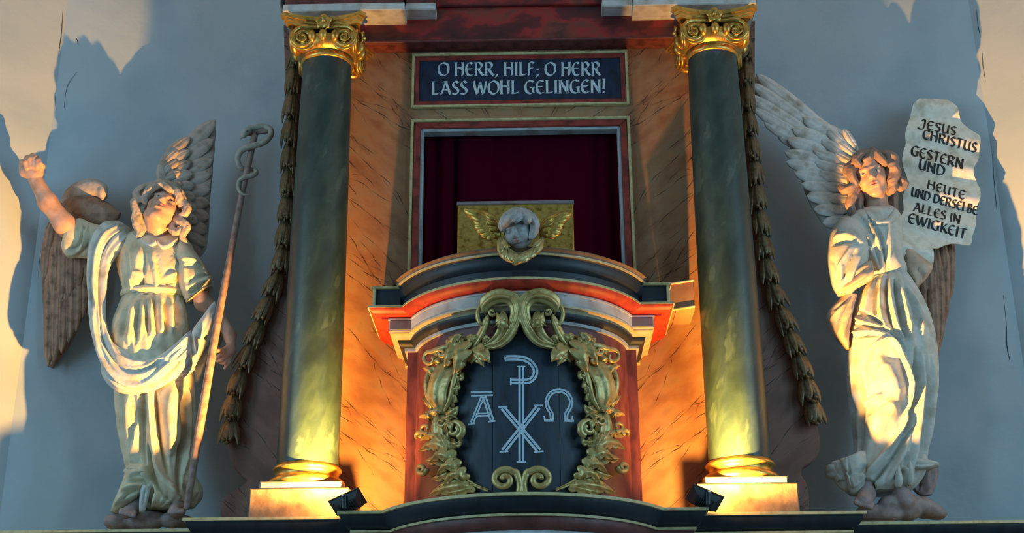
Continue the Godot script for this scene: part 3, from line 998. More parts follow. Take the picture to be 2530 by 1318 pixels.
func capital(c: Node3D, x: float, y: float, s: float) -> void:
	# y: where the shaft ends; a four-cornered scroll capital
	var at := func(p: Vector3) -> Vector3: return Vector3(x + p.x, y + p.y, ZCOL + p.z)
	var ne := curve_profile([[0.11, -0.004], [0.128, 0.0], [0.136, 0.02, 0.15], [0.128, 0.034], [0.132, 0.04], [0.168, 0.075, 0.12], [0.172, 0.105], [0.15, 0.11], [0.1, 0.11]], 5)
	for i in ne.size(): ne[i].y += y
	part("echinus", creased(lathe(ne, x, ZCOL), 34), M.gold, c)
	# eggs
	for k in 18:
		var a := TAU * float(k) / 18.0
		var g := G.new()
		var o := Vector3(sin(a), 0, cos(a))
		tube_w(g, [[x + o.x * 0.166, y + 0.118, ZCOL + o.z * 0.166, 0.016], [x + o.x * 0.176, y + 0.098, ZCOL + o.z * 0.176, 0.023], [x + o.x * 0.168, y + 0.074, ZCOL + o.z * 0.168, 0.017], [x + o.x * 0.158, y + 0.062, ZCOL + o.z * 0.158, 0.003]], 8, 3)
		part("egg", smooth(g), M.gold, c)
	# abacus with hollow sides and cut corners
	var pl := []
	for q in 4:
		for i in 9:
			var t := lerpf(-1.0, 1.0, i / 8.0)
			var d := 0.155 + 0.052 * t * t
			pl.append(Vector2(t * 0.185, d).rotated(-q * PI / 2))
	var g := G.new()
	for lay in [[0.150, 0.166, 0.94], [0.166, 0.182, 0.985], [0.182, 0.204, 1.05]]:
		var r0 := PackedInt32Array()
		var r1 := PackedInt32Array()
		for p in pl:
			r0.append(g.pt(Vector3(x + p.x * lay[2], y + lay[0], ZCOL + p.y * lay[2])))
			r1.append(g.pt(Vector3(x + p.x * lay[2] * 1.01, y + lay[1], ZCOL + p.y * lay[2] * 1.01)))
		var c0 := g.pt(Vector3(x, y + lay[0], ZCOL))
		var c1 := g.pt(Vector3(x, y + lay[1], ZCOL))
		for i in pl.size():
			var j := (i + 1) % pl.size()
			g.quad(r0[j], r0[i], r1[i], r1[j])
			g.tri(c0, r0[i], r0[j])
			g.tri(c1, r1[j], r1[i])
	part("abacus", creased(g, 25), M.gold, c)
	# scrolls at the corners: an eye, a winding band and a bolster running back underneath
	for q in 4:
		var ca: float = PI / 4 + q * PI / 2
		var out := Vector3(sin(ca), 0, cos(ca))
		for side in [-1.0, 1.0]:
			var face: float = ca + side * deg_to_rad(52)      # the way this side of the corner scroll looks
			var nrm := Vector3(sin(face), 0, cos(face))
			var tx := Vector3(0, 1, 0).cross(nrm).normalized()   # to the right as seen from outside
			var hand := 1.0 if tx.dot(out) > 0 else -1.0
			var ctr: Vector3 = at.call(Vector3(out.x * 0.205, 0.085, out.z * 0.205)) + nrm * 0.016 - tx * hand * 0.036
			var gv := G.new()
			var w := []
			for i in 31:
				var t := i / 30.0
				var a := PI * 0.5 - hand * (t * TAU * 2.1) 
				var r := lerpf(0.064, 0.008, pow(t, 0.85))
				var p := ctr + tx * cos(a) * r + Vector3.UP * sin(a) * r + nrm * (0.012 * t)
				w.append([p.x, p.y, p.z, lerpf(0.013, 0.007, t)])
			# lead-in from the middle of the face
			var lead: Vector3 = ctr + Vector3.UP * 0.066 - tx * hand * 0.10
			w.push_front([lead.x, lead.y, lead.z, 0.010])
			tube_w(gv, w, 7, 2)
			var ring := []
			for q2 in [[0.030, -0.030], [0.060, -0.026], [0.069, -0.010], [0.066, 0.002], [0.052, -0.002], [0.0005, -0.001]]:
				var row := PackedInt32Array()
				for i in 24:
					var a := TAU * i / 24.0
					row.append(gv.pt(ctr + (tx * cos(a) + Vector3.UP * sin(a)) * q2[0] + nrm * q2[1]))
				ring.append(row)
			for r in 5:
				for i in 24: gv.quad(ring[r][i], ring[r][(i + 1) % 24], ring[r + 1][(i + 1) % 24], ring[r + 1][i])
			part("volute", smooth(gv), M.gold, c)
		var gb := G.new()
		var ctr2: Vector3 = at.call(Vector3(out.x * 0.165, 0.085, out.z * 0.165))
		var tg := Vector3(out.z, 0, -out.x)
		tube_w(gb, [[ctr2.x - tg.x * 0.036, ctr2.y, ctr2.z - tg.z * 0.036, 0.046], [ctr2.x, ctr2.y, ctr2.z, 0.040], [ctr2.x + tg.x * 0.036, ctr2.y, ctr2.z + tg.z * 0.036, 0.046]], 20, 4)
		part("bolster", creased(gb, 50), M.gold, c)
	# flower on the front of the abacus
	for q in 4:
		var fa := q * PI / 2
		var o := Vector3(sin(fa), 0, cos(fa))
		var gf := G.new()
		var ctr: Vector3 = at.call(Vector3(o.x * 0.17, 0.168, o.z * 0.17))
		var rt := Vector3(o.z, 0, -o.x)
		for k in 5:
			var a := PI / 2 + TAU * k / 5.0
			var d := rt * cos(a) + Vector3.UP * sin(a)
			blade_into(gf, ctr, ctr + d * 0.03 + o * 0.022, ctr + d * 0.046 + o * 0.004, o, 0.02, 0.008, 0.0, 0, 0.8, 6, 4)
		tube_w(gf, [[ctr.x, ctr.y, ctr.z, 0.012], [ctr.x + o.x * 0.014, ctr.y, ctr.z + o.z * 0.014, 0.014], [ctr.x + o.x * 0.026, ctr.y, ctr.z + o.z * 0.026, 0.006]], 8, 3)
		part("fleuron", smooth(gf), M.gold, c)

# ---------------------------------------------------------------- ledges
func arc(r: float, zchord: float, n := 40) -> PackedVector2Array:
	var a := acos((zchord - ZC) / r)
	var o := PackedVector2Array()
	for i in n + 1:
		var t := lerpf(-a, a, float(i) / n)
		o.append(Vector2(r * sin(t), ZC + r * cos(t)))
	return o

func build_ledges() -> void:
	var y := SHELF_Y
	var path := PackedVector2Array([Vector2(-1.50, -0.1), Vector2(-1.50, 0.42), Vector2(-0.80, 0.42), Vector2(-0.80, 0.54)])
	path.append_array(arc(0.695, 0.54))
	path.append_array(PackedVector2Array([Vector2(0.80, 0.54), Vector2(0.80, 0.42), Vector2(1.50, 0.42), Vector2(1.50, -0.1)]))
	var t := thing("ledge_cornice", "long dark blue moulded ledge with gold edges, bowed out under the pulpit", "cornice", Vector3(0, y - 0.6, 0.3))
	ledge(t, path, y)
	for s in [-1.0, 1.0]:
		var p2 := PackedVector2Array([Vector2(-2.55, 0.16), Vector2(-1.46, 0.16)]) if s < 0 else PackedVector2Array([Vector2(1.46, 0.16), Vector2(2.52, 0.16)])
		var t2 := thing("side_ledge", "dark side ledge with gold edge under the left angel with the staff" if s < 0 else "dark side ledge with gold edge under the right angel with the scroll", "ledge", Vector3(s * 2.1, y - 0.6, 0.0), "ledges under the angels")
		ledge(t2, p2, y, 0.30)

func ledge(t: Node3D, path: PackedVector2Array, y: float, deep := 0.5) -> void:
	part("gilt_edge", creased(moulding(path, curve_profile([[-deep, y], [0, y], [0.0, y - 0.013], [-0.012, y - 0.014]]), -1.0)), M.gold_line, t)
	part("scotia", creased(moulding(path, curve_profile([[-0.012, y - 0.0135], [-0.012, y - 0.018], [-0.058, y - 0.074, -0.12], [-0.058, y - 0.076]], 8))), M.navy, t)
	part("gilt_fillet", creased(moulding(path, curve_profile([[-0.056, y - 0.0755], [-0.052, y - 0.076], [-0.052, y - 0.086], [-0.06, y - 0.0865]]))), M.gold_line, t)
	part("red_moulding", creased(moulding(path, curve_profile([[-0.06, y - 0.0862], [-0.062, y - 0.088], [-0.078, y - 0.138, -0.1], [-0.086, y - 0.14]], 6))), M.brown_red, t)
	part("plinth_face", creased(moulding(path, curve_profile([[-0.086, y - 0.1395], [-0.088, y - 1.6]]))), M.pale_paint, t)

# ---------------------------------------------------------------- pulpit
func ptrack(r: float, bx: float, zf: float) -> PackedVector2Array:
	# wall, side block, bow, side block, wall
	var o := PackedVector2Array([Vector2(-bx, 0.0), Vector2(-bx, zf)])
	o.append_array(arc(r, zf))
	o.append_array(PackedVector2Array([Vector2(bx, zf), Vector2(bx, 0.0)]))
	return o

func apex_y(py: float, r: float) -> float: return P(1287, py, ZC + r).y

const RB := 0.50          # radius of the pulpit's body

func build_pulpit() -> void:
	var t := thing("pulpit", "round painted pulpit front with red cornice and dark red sides below the opening", "pulpit", Vector3(0, SHELF_Y, 0.3))
	var y0 := SHELF_Y - 0.02
	# heights of the mouldings, read at the middle of the bow
	var yc0 := apex_y(604, 0.64)
	var yc1 := apex_y(622, 0.63)
	var yc2 := apex_y(682, 0.60)
	var yf := apex_y(690, 0.605)
	var yr := apex_y(714, 0.56)
	var yw0 := apex_y(720, 0.555)
	var yw1 := apex_y(752, 0.545)
	var yg := apex_y(772, 0.51)
	var yd := apex_y(796, 0.505)
	# body
	var body := ptrack(RB, 0.535, 0.30)
	part("body", creased(moulding(body, PackedVector2Array([Vector2(0, yd + 0.02), Vector2(0, y0)]))), M.dark_red, t)
	for s in [-1.0, 1.0]:
		var sg := G.new()
		var q := Vector2(s * 0.475, 0.30)
		tube_w(sg, [[q.x, yd, q.y + 0.001, 0.003], [q.x, (yd + y0) * 0.5, q.y + 0.001, 0.003], [q.x, y0, q.y + 0.001, 0.003]], 6, 2)
		part("corner_bead", smooth(sg), M.dark_red, t)
	# pilaster caps at the sides
	part("light_fillet", creased(moulding(ptrack(RB + 0.006, 0.542, 0.306), PackedVector2Array([Vector2(-0.01, yd + 0.012), Vector2(0.006, yd + 0.012), Vector2(0.006, yd - 0.004), Vector2(-0.01, yd - 0.006)]))), M.grey_paint, t)
	part("dark_ovolo", creased(moulding(ptrack(RB + 0.008, 0.548, 0.312), curve_profile([[0.03, yg - 0.002], [0.004, yd + 0.011, -0.15], [-0.01, yd + 0.011]], 6))), M.navy, t)
	part("cream_soffit", creased(moulding(ptrack(0.54, 0.60, 0.37), curve_profile([[0.012, yw1 + 0.001], [0.012, yw1 - 0.008], [-0.018, yg, 0.14], [-0.05, yg - 0.002]], 6))), M.cream_paint, t)
	part("white_fascia", creased(moulding(ptrack(0.55, 0.615, 0.40), PackedVector2Array([Vector2(0.004, yw0 + 0.002), Vector2(0.004, yw0 - 0.006), Vector2(0.0, yw0 - 0.007), Vector2(0.0, yw1), Vector2(-0.06, yw1 - 0.001)]))), M.white_paint, t)
	part("red_cyma", creased(moulding(ptrack(0.60, 0.70, 0.45), curve_profile([[0.004, yf], [0.002, yf - 0.006], [-0.05, yr, -0.13], [-0.05, yw0], [-0.12, yw0 - 0.001]], 8))), M.vermilion, t)
	part("gilt_fillet", creased(moulding(ptrack(0.604, 0.705, 0.452), PackedVector2Array([Vector2(-0.03, yf + 0.014), Vector2(0.0, yf + 0.013), Vector2(0.004, yf + 0.001), Vector2(-0.03, yf - 0.001)]))), M.gold_line, t)
	# crown over the bow
	var cb := arc(0.59, 0.40)
	part("crown_hollow", creased(moulding(cb, curve_profile([[0.030, yc1 - 0.003], [0.018, yc1 - 0.014], [-0.004, yf + 0.05, -0.16], [-0.004, yf + 0.012], [-0.1, yf + 0.012]], 8))), M.navy, t)
	part("crown_bead", creased(moulding(cb, curve_profile([[0.010, yc1 + 0.001], [0.032, yc1], [0.030, yc1 - 0.008], [0.012, yc1 - 0.010]], 5))), M.gold_line, t)
	part("crown_torus", creased(moulding(cb, curve_profile([[-0.3, yc0 + 0.012], [0.0, yc0 + 0.010], [0.046, yc1 + 0.014, 0.16], [0.030, yc1, 0.2]], 7))), M.sandstone, t)
	# side blocks beside the crown
	for s in [-1.0, 1.0]:
		var lo := minf(s * 0.56, s * 0.69)
		var hi := maxf(s * 0.56, s * 0.69)
		var yk := P(1287, 705, 0.43).y
		part("side_block", boxm(Vector3(lo, yf + 0.005, 0.0), Vector3(hi, yk - 0.004, 0.41), 0.004), M.navy, t)
		part("side_block_cap", boxm(Vector3(lo - 0.012, yk - 0.006, 0.0), Vector3(hi + 0.012, yk + 0.008, 0.425), 0.004), M.gold_line, t)
		part("side_block_edge", boxm(Vector3(hi - 0.012 if s > 0 else lo - 0.003, yf + 0.006, 0.0), Vector3(hi + 0.003 if s > 0 else lo + 0.012, yk - 0.005, 0.424), 0.003), M.gold_line, t)
		# square panel on the front of each end block
		var wz := 0.404
		part("end_panel", boxm(Vector3(minf(s * 0.508, s * 0.611), yw1 + 0.003, 0.39), Vector3(maxf(s * 0.508, s * 0.611), yw0 - 0.007, wz), 0.003), M.mauve_paint, t)
	# deck that closes the top
	part("deck", creased(moulding(PackedVector2Array([Vector2(-0.6, 0.0), Vector2(0.6, 0.0)]), PackedVector2Array([Vector2(0, yc0), Vector2(0.42, yc0), Vector2(0.42, yc0 - 0.02), Vector2(0, yc0 - 0.02)]))), M.dark_red, t)
	# navy field of three planks on the round, with its shape
	field(t)
	# box-like wooden bracket on the wall, right of the pulpit
	var br := thing("wall_bracket", "small ochre wooden box bracket between the pulpit cornice and the right column", "bracket", P(1680, 765, 0.15))
	var q0 := P(1652, 740, 0.20)
	var q1 := P(1714, 725, 0.25)
	var yA := P(1680, 766, 0.22).y
	var yB := P(1680, 697, 0.22).y
	var bg := G.new()
	var fp := [Vector2(q0.x, q0.z), Vector2(q1.x, q1.z), Vector2(q1.x + 0.004, q1.z - 0.02), Vector2(q1.x + 0.004, -0.01), Vector2(q0.x, -0.01)]
	var lo_ := PackedInt32Array()
	var hi_ := PackedInt32Array()
	for f in fp:
		lo_.append(bg.pt(Vector3(f.x, yA, f.y)))
		hi_.append(bg.pt(Vector3(f.x, yB, f.y)))
	for i in 5: bg.quad(lo_[i], lo_[(i + 1) % 5], hi_[(i + 1) % 5], hi_[i])
	for i in range(1, 4):
		bg.tri(lo_[0], lo_[i + 1], lo_[i])
		bg.tri(hi_[0], hi_[i], hi_[i + 1])
	part("box", turn_uv(creased(bg), -42, -1), M.ochre_marble, br)
	for e in [[yA, 0.010], [yB - 0.010, 0.010]]:
		var eg := G.new()
		tube_w(eg, [[q0.x, e[0] + 0.005, q0.z + 0.003, 0.006], [(q0.x + q1.x) * 0.5, e[0] + 0.005, (q0.z + q1.z) * 0.5 + 0.003, 0.006], [q1.x, e[0] + 0.005, q1.z + 0.003, 0.006]], 8, 2)
		part("edge_strip", smooth(eg), M.cream_paint, br)
	var vg := G.new()
	tube_w(vg, [[q1.x - 0.02, yA, q1.z - 0.015, 0.006], [q1.x - 0.02, (yA + yB) / 2, q1.z - 0.015, 0.006], [q1.x - 0.02, yB, q1.z - 0.015, 0.006]], 8, 2)
	part("edge_strip", smooth(vg), M.cream_paint, br)

func field(t: Node3D) -> void:
	# left edge of the navy field by height, as surveyed; the right one is its mirror image
	var tabl := [[1225, 1070], [1200, 1110], [1150, 1122], [1050, 1118], [950, 1130], [900, 1150], [860, 1190], [820, 1230], [760, 1262], [740, 1283]]
	for k in 3:
		var g := G.new()
		var cuts := [[-9.0, -0.123], [-0.1215, 0.1635], [0.165, 9.0]]
		var rows := []
		var n := 26
		for j in n + 1:
			var py := lerpf(1224.0, 742.0, float(j) / n)
			var ex := 1070.0
			for i in tabl.size() - 1:
				if py <= tabl[i][0] and py >= tabl[i + 1][0]:
					ex = lerpf(tabl[i][1], tabl[i + 1][1], (tabl[i][0] - py) / (tabl[i][0] - tabl[i + 1][0]))
			var e := PS(ex, py, RB + 0.01)
			var w := absf(e.x)
			var y := PS(1287, py, RB + 0.01).y
			var row := []
			for i in 9:
				var x0: float = maxf(-w, cuts[k][0])
				var x1: float = minf(w, cuts[k][1])
				if x1 < x0 + 0.001:
					x0 = clampf(cuts[k][0], -w, w) if k == 2 else -w
					x1 = x0 + 0.001
				var x := lerpf(x0, x1, i / 8.0)
				x = clampf(x, -w, w)
				var zz := ZC + sqrt(maxf((RB + 0.012) ** 2 - x * x, 0.0))
				row.append(g.pt(Vector3(x, y, zz)))
			rows.append(row)
		for j in n:
			for i in 8: g.quad(rows[j][i], rows[j][i + 1], rows[j + 1][i + 1], rows[j + 1][i])
		part("plank", smooth(g), M.board_navy, t)

# ---------------------------------------------------------------- floodlights
func build_floodlights() -> void:
	for s in [-1.0, 1.0]:
		var c := P(864, 1250, 0.45) if s < 0 else P(1737, 1240, 0.45)
		var t := thing("floodlight", "small black floodlight on the ledge beside the left column's plinth" if s < 0 else "small black floodlight on the ledge beside the right column's plinth", "lamp", Vector3(c.x, SHELF_Y, 0.44), "floodlights on the ledge")
		# glowing face looks up, outwards and back towards the column
		var n := Vector3(s * 0.28, 0.80, -0.53).normalized()
		var u := Vector3(-s * 0.80, 0.50, 0.0)
		u = (u - n * u.dot(n)).normalized()
		var v := n.cross(u)
		var o := Vector3(c.x, SHELF_Y + 0.046, 0.520)
		var g := G.new()
		var rings := []
		for q in [[0.0, 0.070, 0.050], [-0.007, 0.072, 0.052], [-0.010, 0.066, 0.047], [-0.032, 0.046, 0.036], [-0.037, 0.040, 0.031]]:
			var row := PackedInt32Array()
			for k in [[-1, -1], [1, -1], [1, 1], [-1, 1]]:
				row.append(g.pt(o + n * q[0] + u * (k[0] * q[1]) + v * (k[1] * q[2])))
			rings.append(row)
		for r in 4:
			for k in 4: g.quad(rings[r][k], rings[r + 1][k], rings[r + 1][(k + 1) % 4], rings[r][(k + 1) % 4])
		g.quad(rings[0][0], rings[0][1], rings[0][2], rings[0][3])
		g.quad(rings[4][3], rings[4][2], rings[4][1], rings[4][0])
		part("housing", creased(g, 20), M.lamp_black, t)
		var gg := G.new()
		var row2 := PackedInt32Array()
		for h in [0.0015, 0.003]:
			for k in [[-1, -1], [1, -1], [1, 1], [-1, 1]]: row2.append(gg.pt(o + n * h + u * (k[0] * 0.056) + v * (k[1] * 0.038)))
		for k in 4: gg.quad(row2[k], row2[(k + 1) % 4], row2[4 + (k + 1) % 4], row2[4 + k])
		gg.quad(row2[4], row2[5], row2[6], row2[7])
		gg.quad(row2[3], row2[2], row2[1], row2[0])
		part("lamp_glass", creased(gg, 20), M.lamp_glass, t)
		# fins on the back, stirrup and its screw
		for k in 7:
			var fg := G.new()
			var p0 := o - n * 0.024 + u * (0.026 - k * 0.009) 
			var fr := []
			for q in [[0, -0.034], [-0.020, -0.030], [-0.020, 0.030], [0, 0.034]]:
				fr.append([fg.pt(p0 + n * q[0] + v * q[1] - u * 0.0015), fg.pt(p0 + n * q[0] + v * q[1] + u * 0.0015)])
			for i in 4: fg.quad(fr[i][0], fr[i][1], fr[(i + 1) % 4][1], fr[(i + 1) % 4][0])
			fg.quad(fr[0][0], fr[1][0], fr[2][0], fr[3][0])
			fg.quad(fr[3][1], fr[2][1], fr[1][1], fr[0][1])
			part("cooling_fin", creased(fg, 20), M.lamp_black, t)
		var sgn := 1.0 if v.z > 0 else -1.0
		var sd := v * sgn * 0.054
		var bt := G.new()
		var piv := o - n * 0.02 + sd
		var foot := Vector3(piv.x - s * 0.004, SHELF_Y + 0.003, piv.z)
		tube_w(bt, [[piv.x, piv.y + 0.008, piv.z, 0.010], [piv.x, piv.y, piv.z, 0.011], [foot.x, foot.y + 0.01, foot.z, 0.010], [foot.x, foot.y, foot.z, 0.010]], 8, 3, 0.35)
		tube_w(bt, [[foot.x, foot.y, foot.z, 0.010], [foot.x, foot.y, foot.z - 0.06, 0.010], [foot.x, foot.y, foot.z - 0.12, 0.010]], 8, 2, 0.3)
		part("stirrup", smooth(bt), M.lamp_black, t)
		var sc := G.new()
		var e := piv + v * sgn * 0.006
		tube_w(sc, [[e.x, e.y, e.z, 0.006], [e.x + v.x * sgn * 0.003, e.y + v.y * sgn * 0.003, e.z + v.z * sgn * 0.003, 0.006], [e.x + v.x * sgn * 0.005, e.y + v.y * sgn * 0.005, e.z + v.z * sgn * 0.005, 0.004]], 10, 2)
		part("screw", smooth(sc), M.screw, t)
		# the reflector throws most of the light outwards, the rest spills all round
		for q in [[Vector3(s * 0.66, 0.73, -0.06), 54.0, LAMP_E], [n, 88.0, LAMP_SPILL]]:
			var sp := SpotLight3D.new()
			sp.name = "floodlight_beam"
			sp.light_color = Color(LAMP_R, LAMP_G, LAMP_B).linear_to_srgb()
			sp.light_energy = q[2]
			sp.light_size = 0.012
			sp.spot_angle = q[1]
			sp.spot_angle_attenuation = 1.0
			sp.spot_range = 20.0
			sp.spot_attenuation = 2.0
			sp.shadow_enabled = true
			t.add_child(sp, true)
			sp.look_at_from_position(o + n * 0.014, o + n * 0.014 + q[0], Vector3(0, 0, 1))

const LAMP_R := 1.0
const LAMP_G := 0.47
const LAMP_B := 0.09
const LAMP_E := 15.0
const LAMP_SPILL := 2.0

# ---------------------------------------------------------------- lettering: strokes of a broad nib in a box one unit high
# a stroke is a list of x, y; three or more points make a smooth line; a leading "s" keeps its corners
const GLYPH := {
	"O": [0.86, [0.45, 1.0, 0.12, 0.82, 0.04, 0.5, 0.12, 0.18, 0.42, 0.0, 0.74, 0.17, 0.83, 0.5, 0.75, 0.84, 0.45, 1.0]],
	"H": [0.78, [0.1, 1.0, 0.1, 0.0], [0.1, 0.56, 0.42, 0.6, 0.64, 0.48, 0.66, 0.2, 0.62, 0.0], [0.66, 1.0, 0.66, 0.5]],
	"h": [0.8, [0.1, 1.0, 0.1, 0.0], [0.1, 0.52, 0.68, 0.52], [0.68, 1.0, 0.68, 0.0]],
	"E": [0.66, [0.56, 0.9, 0.36, 1.0, 0.12, 0.8, 0.06, 0.5, 0.14, 0.16, 0.36, 0.0, 0.6, 0.1], [0.08, 0.52, 0.5, 0.52]],
	"e": [0.58, [0.1, 1.0, 0.1, 0.0], [0.1, 0.97, 0.5, 1.0], [0.1, 0.53, 0.44, 0.55], [0.1, 0.03, 0.52, 0.0]],
	"R": [0.74, [0.1, 1.0, 0.1, 0.0], [0.1, 0.96, 0.4, 1.0, 0.58, 0.78, 0.42, 0.55, 0.12, 0.52], [0.32, 0.52, 0.5, 0.2, 0.72, 0.0]],
	"I": [0.26, [0.12, 1.0, 0.12, 0.0]],
	"L": [0.6, [0.12, 1.0, 0.12, 0.02], [0.12, 0.02, 0.36, 0.05, 0.56, 0.1]],
	"F": [0.56, [0.14, 0.98, 0.12, 0.5, 0.1, 0.0], [0.12, 0.94, 0.3, 1.02, 0.52, 0.94], [0.0, 0.54, 0.42, 0.56]],
	"A": [0.8, [0.2, 0.98, 0.5, 1.0], [0.42, 1.0, 0.2, 0.4, 0.04, 0.0], [0.42, 1.0, 0.58, 0.5, 0.76, 0.0], [0.2, 0.36, 0.6, 0.36]],
	"S": [0.56, [0.5, 0.88, 0.3, 1.0, 0.1, 0.82, 0.18, 0.6, 0.4, 0.45, 0.5, 0.24, 0.36, 0.02, 0.06, 0.08]],
	"W": [1.08, [0.04, 1.0, 0.16, 0.4, 0.3, 0.0], [0.3, 0.0, 0.44, 0.5, 0.54, 0.96], [0.54, 0.96, 0.66, 0.4, 0.78, 0.0], [0.78, 0.0, 0.94, 0.5, 1.02, 1.0]],
	"G": [0.78, [0.68, 0.88, 0.44, 1.0, 0.14, 0.84, 0.05, 0.5, 0.14, 0.14, 0.42, 0.0, 0.66, 0.1], [0.66, 0.46, 0.66, 0.06], [0.44, 0.46, 0.72, 0.46]],
	"N": [0.8, [0.1, 1.0, 0.1, 0.0], [0.1, 0.96, 0.4, 0.5, 0.68, 0.02], [0.68, 1.0, 0.68, 0.0]],
	"!": [0.3, [0.16, 1.05, 0.12, 0.3], [0.1, 0.08, 0.14, 0.0]],
	",": [0.24, [0.12, 0.08, 0.14, 0.0, 0.04, -0.14]],
	";": [0.28, [0.14, 0.5, 0.18, 0.42], [0.14, 0.08, 0.16, 0.0, 0.06, -0.14]],
	"J": [0.66, [0.2, 0.8, 0.3, 1.0, 0.5, 0.94, 0.5, 0.4, 0.42, -0.05, 0.16, -0.16, -0.08, -0.04]],
	"U": [0.74, [0.02, 0.96, 0.14, 1.0], [0.14, 1.0, 0.12, 0.3, 0.3, 0.0, 0.6, 0.16], [0.64, 1.0, 0.62, 0.4, 0.66, 0.0]],
	"C": [0.68, [0.62, 0.88, 0.42, 1.0, 0.13, 0.82, 0.05, 0.5, 0.14, 0.15, 0.38, 0.0, 0.62, 0.1]],
	"T": [0.66, [0.02, 0.94, 0.3, 1.0, 0.64, 0.98], [0.34, 0.98, 0.32, 0.0]],
	"D": [0.8, [0.12, 1.0, 0.12, 0.0], [0.04, 1.0, 0.44, 0.98, 0.72, 0.72, 0.7, 0.3, 0.46, 0.04, 0.08, 0.0]],
	"B": [0.64, [0.12, 1.0, 0.12, 0.0], [0.08, 1.0, 0.42, 0.98, 0.48, 0.74, 0.14, 0.54], [0.14, 0.54, 0.5, 0.5, 0.56, 0.22, 0.36, 0.02, 0.08, 0.0]],
	"K": [0.7, [0.12, 1.0, 0.12, 0.0], [0.6, 1.0, 0.4, 0.72, 0.16, 0.5], [0.26, 0.56, 0.46, 0.26, 0.7, 0.0]],
}

func resampled(p: PackedVector2Array, step: float) -> PackedVector2Array:
	var d := PackedVector2Array()
	for i in p.size() - 1:
		var k := maxi(1, int(p[i].distance_to(p[i + 1]) / step))
		for j in k: d.append(p[i].lerp(p[i + 1], float(j) / k))
	d.append(p[-1])
	return d

func stroke_pts(a: Array) -> PackedVector2Array:
	var p := PackedVector2Array()
	for i in range(0, a.size(), 2): p.append(Vector2(a[i], a[i + 1]))
	if p.size() < 3: return p
	var c := Curve2D.new()
	for i in p.size():
		var tan: Vector2 = (p[mini(i + 1, p.size() - 1)] - p[maxi(i - 1, 0)]) / 6.0
		c.add_point(p[i], -tan, tan)
	var o := PackedVector2Array()
	for i in p.size() - 1:
		for s in 5: o.append(c.sample(i, s / 5.0))
	o.append(p[-1])
	return o

# place(q) turns a photo pixel into a point on the surface, lift metres above it
func nib_line(g: G, pts: PackedVector2Array, nib: Vector2, hair: float, place) -> void:
	var n := pts.size()
	var rows := []
	for i in n:
		var tan := (pts[mini(i + 1, n - 1)] - pts[maxi(i - 1, 0)]).normalized()
		var nn := tan.orthogonal()
		var h := nib
		var across := h.dot(nn)
		if absf(across) < hair: h += nn * (hair * (1.0 if across >= 0 else -1.0) - across)
		if h.dot(nn) < 0: h = -h
		var row := []
		for k in [[1.0, 0.0], [1.0, 0.002], [-1.0, 0.002], [-1.0, 0.0]]:
			row.append(g.pt(place.call(pts[i] + h * k[0], k[1])))
		rows.append(row)
	for i in n - 1:
		for k in 3: g.quad(rows[i][k], rows[i + 1][k], rows[i + 1][k + 1], rows[i][k + 1])
	g.quad(rows[0][0], rows[0][1], rows[0][2], rows[0][3])
	g.quad(rows[n - 1][3], rows[n - 1][2], rows[n - 1][1], rows[n - 1][0])

# a line of letters from pixel a to pixel b along its foot, height px; z: the face it stands on, or a Callable place
func lettering(parent: Node3D, called: String, text: String, a: Vector2, b: Vector2, high: float, z: float, m: Material, slant := 0.0, place = null, weight := 0.085, up_dir := Vector2.ZERO, narrow := 1.0) -> void:
	var put = place
	if place == null:
		put = func(q: Vector2, lift: float) -> Vector3: return P(q.x, q.y, z + lift)
	var total := 0.0
	for ch in text: total += (0.38 if ch == " " else float(GLYPH[ch][0]) + 0.10)
	total -= 0.10
	var along := (b - a).normalized()
	var sx := a.distance_to(b) / total
	var up := Vector2(along.y, -along.x) * high if up_dir == Vector2.ZERO else up_dir * high
	up += along * slant * high
	var nib := (along * 0.82 * high + up * 0.45) * weight
	var x := 0.0
	for ch in text:
		if ch == " ":
			x += 0.38
			continue
		var gl: Array = GLYPH[ch]
		var g := G.new()
		for k in range(1, gl.size()):
			var pts := stroke_pts(gl[k])
			for i in pts.size(): pts[i] = a + along * sx * (x + pts[i].x) + up * pts[i].y
			if place != null: pts = resampled(pts, 3.0)
			nib_line(g, pts, nib, high * weight * 0.42, put)
			if gl[k].size() == 4 and absf(gl[k][0] - gl[k][2]) < 0.1 and absf(gl[k][1] - gl[k][3]) > 0.3:      # serifs on the uprights
				for e in [pts[0], pts[-1]]:
					nib_line(g, PackedVector2Array([e - along * high * 0.12, e + along * high * 0.12]), up * 0.028, high * 0.02, put)
		part(called, creased(g, 30), m, parent)
		x += float(gl[0]) + 0.10

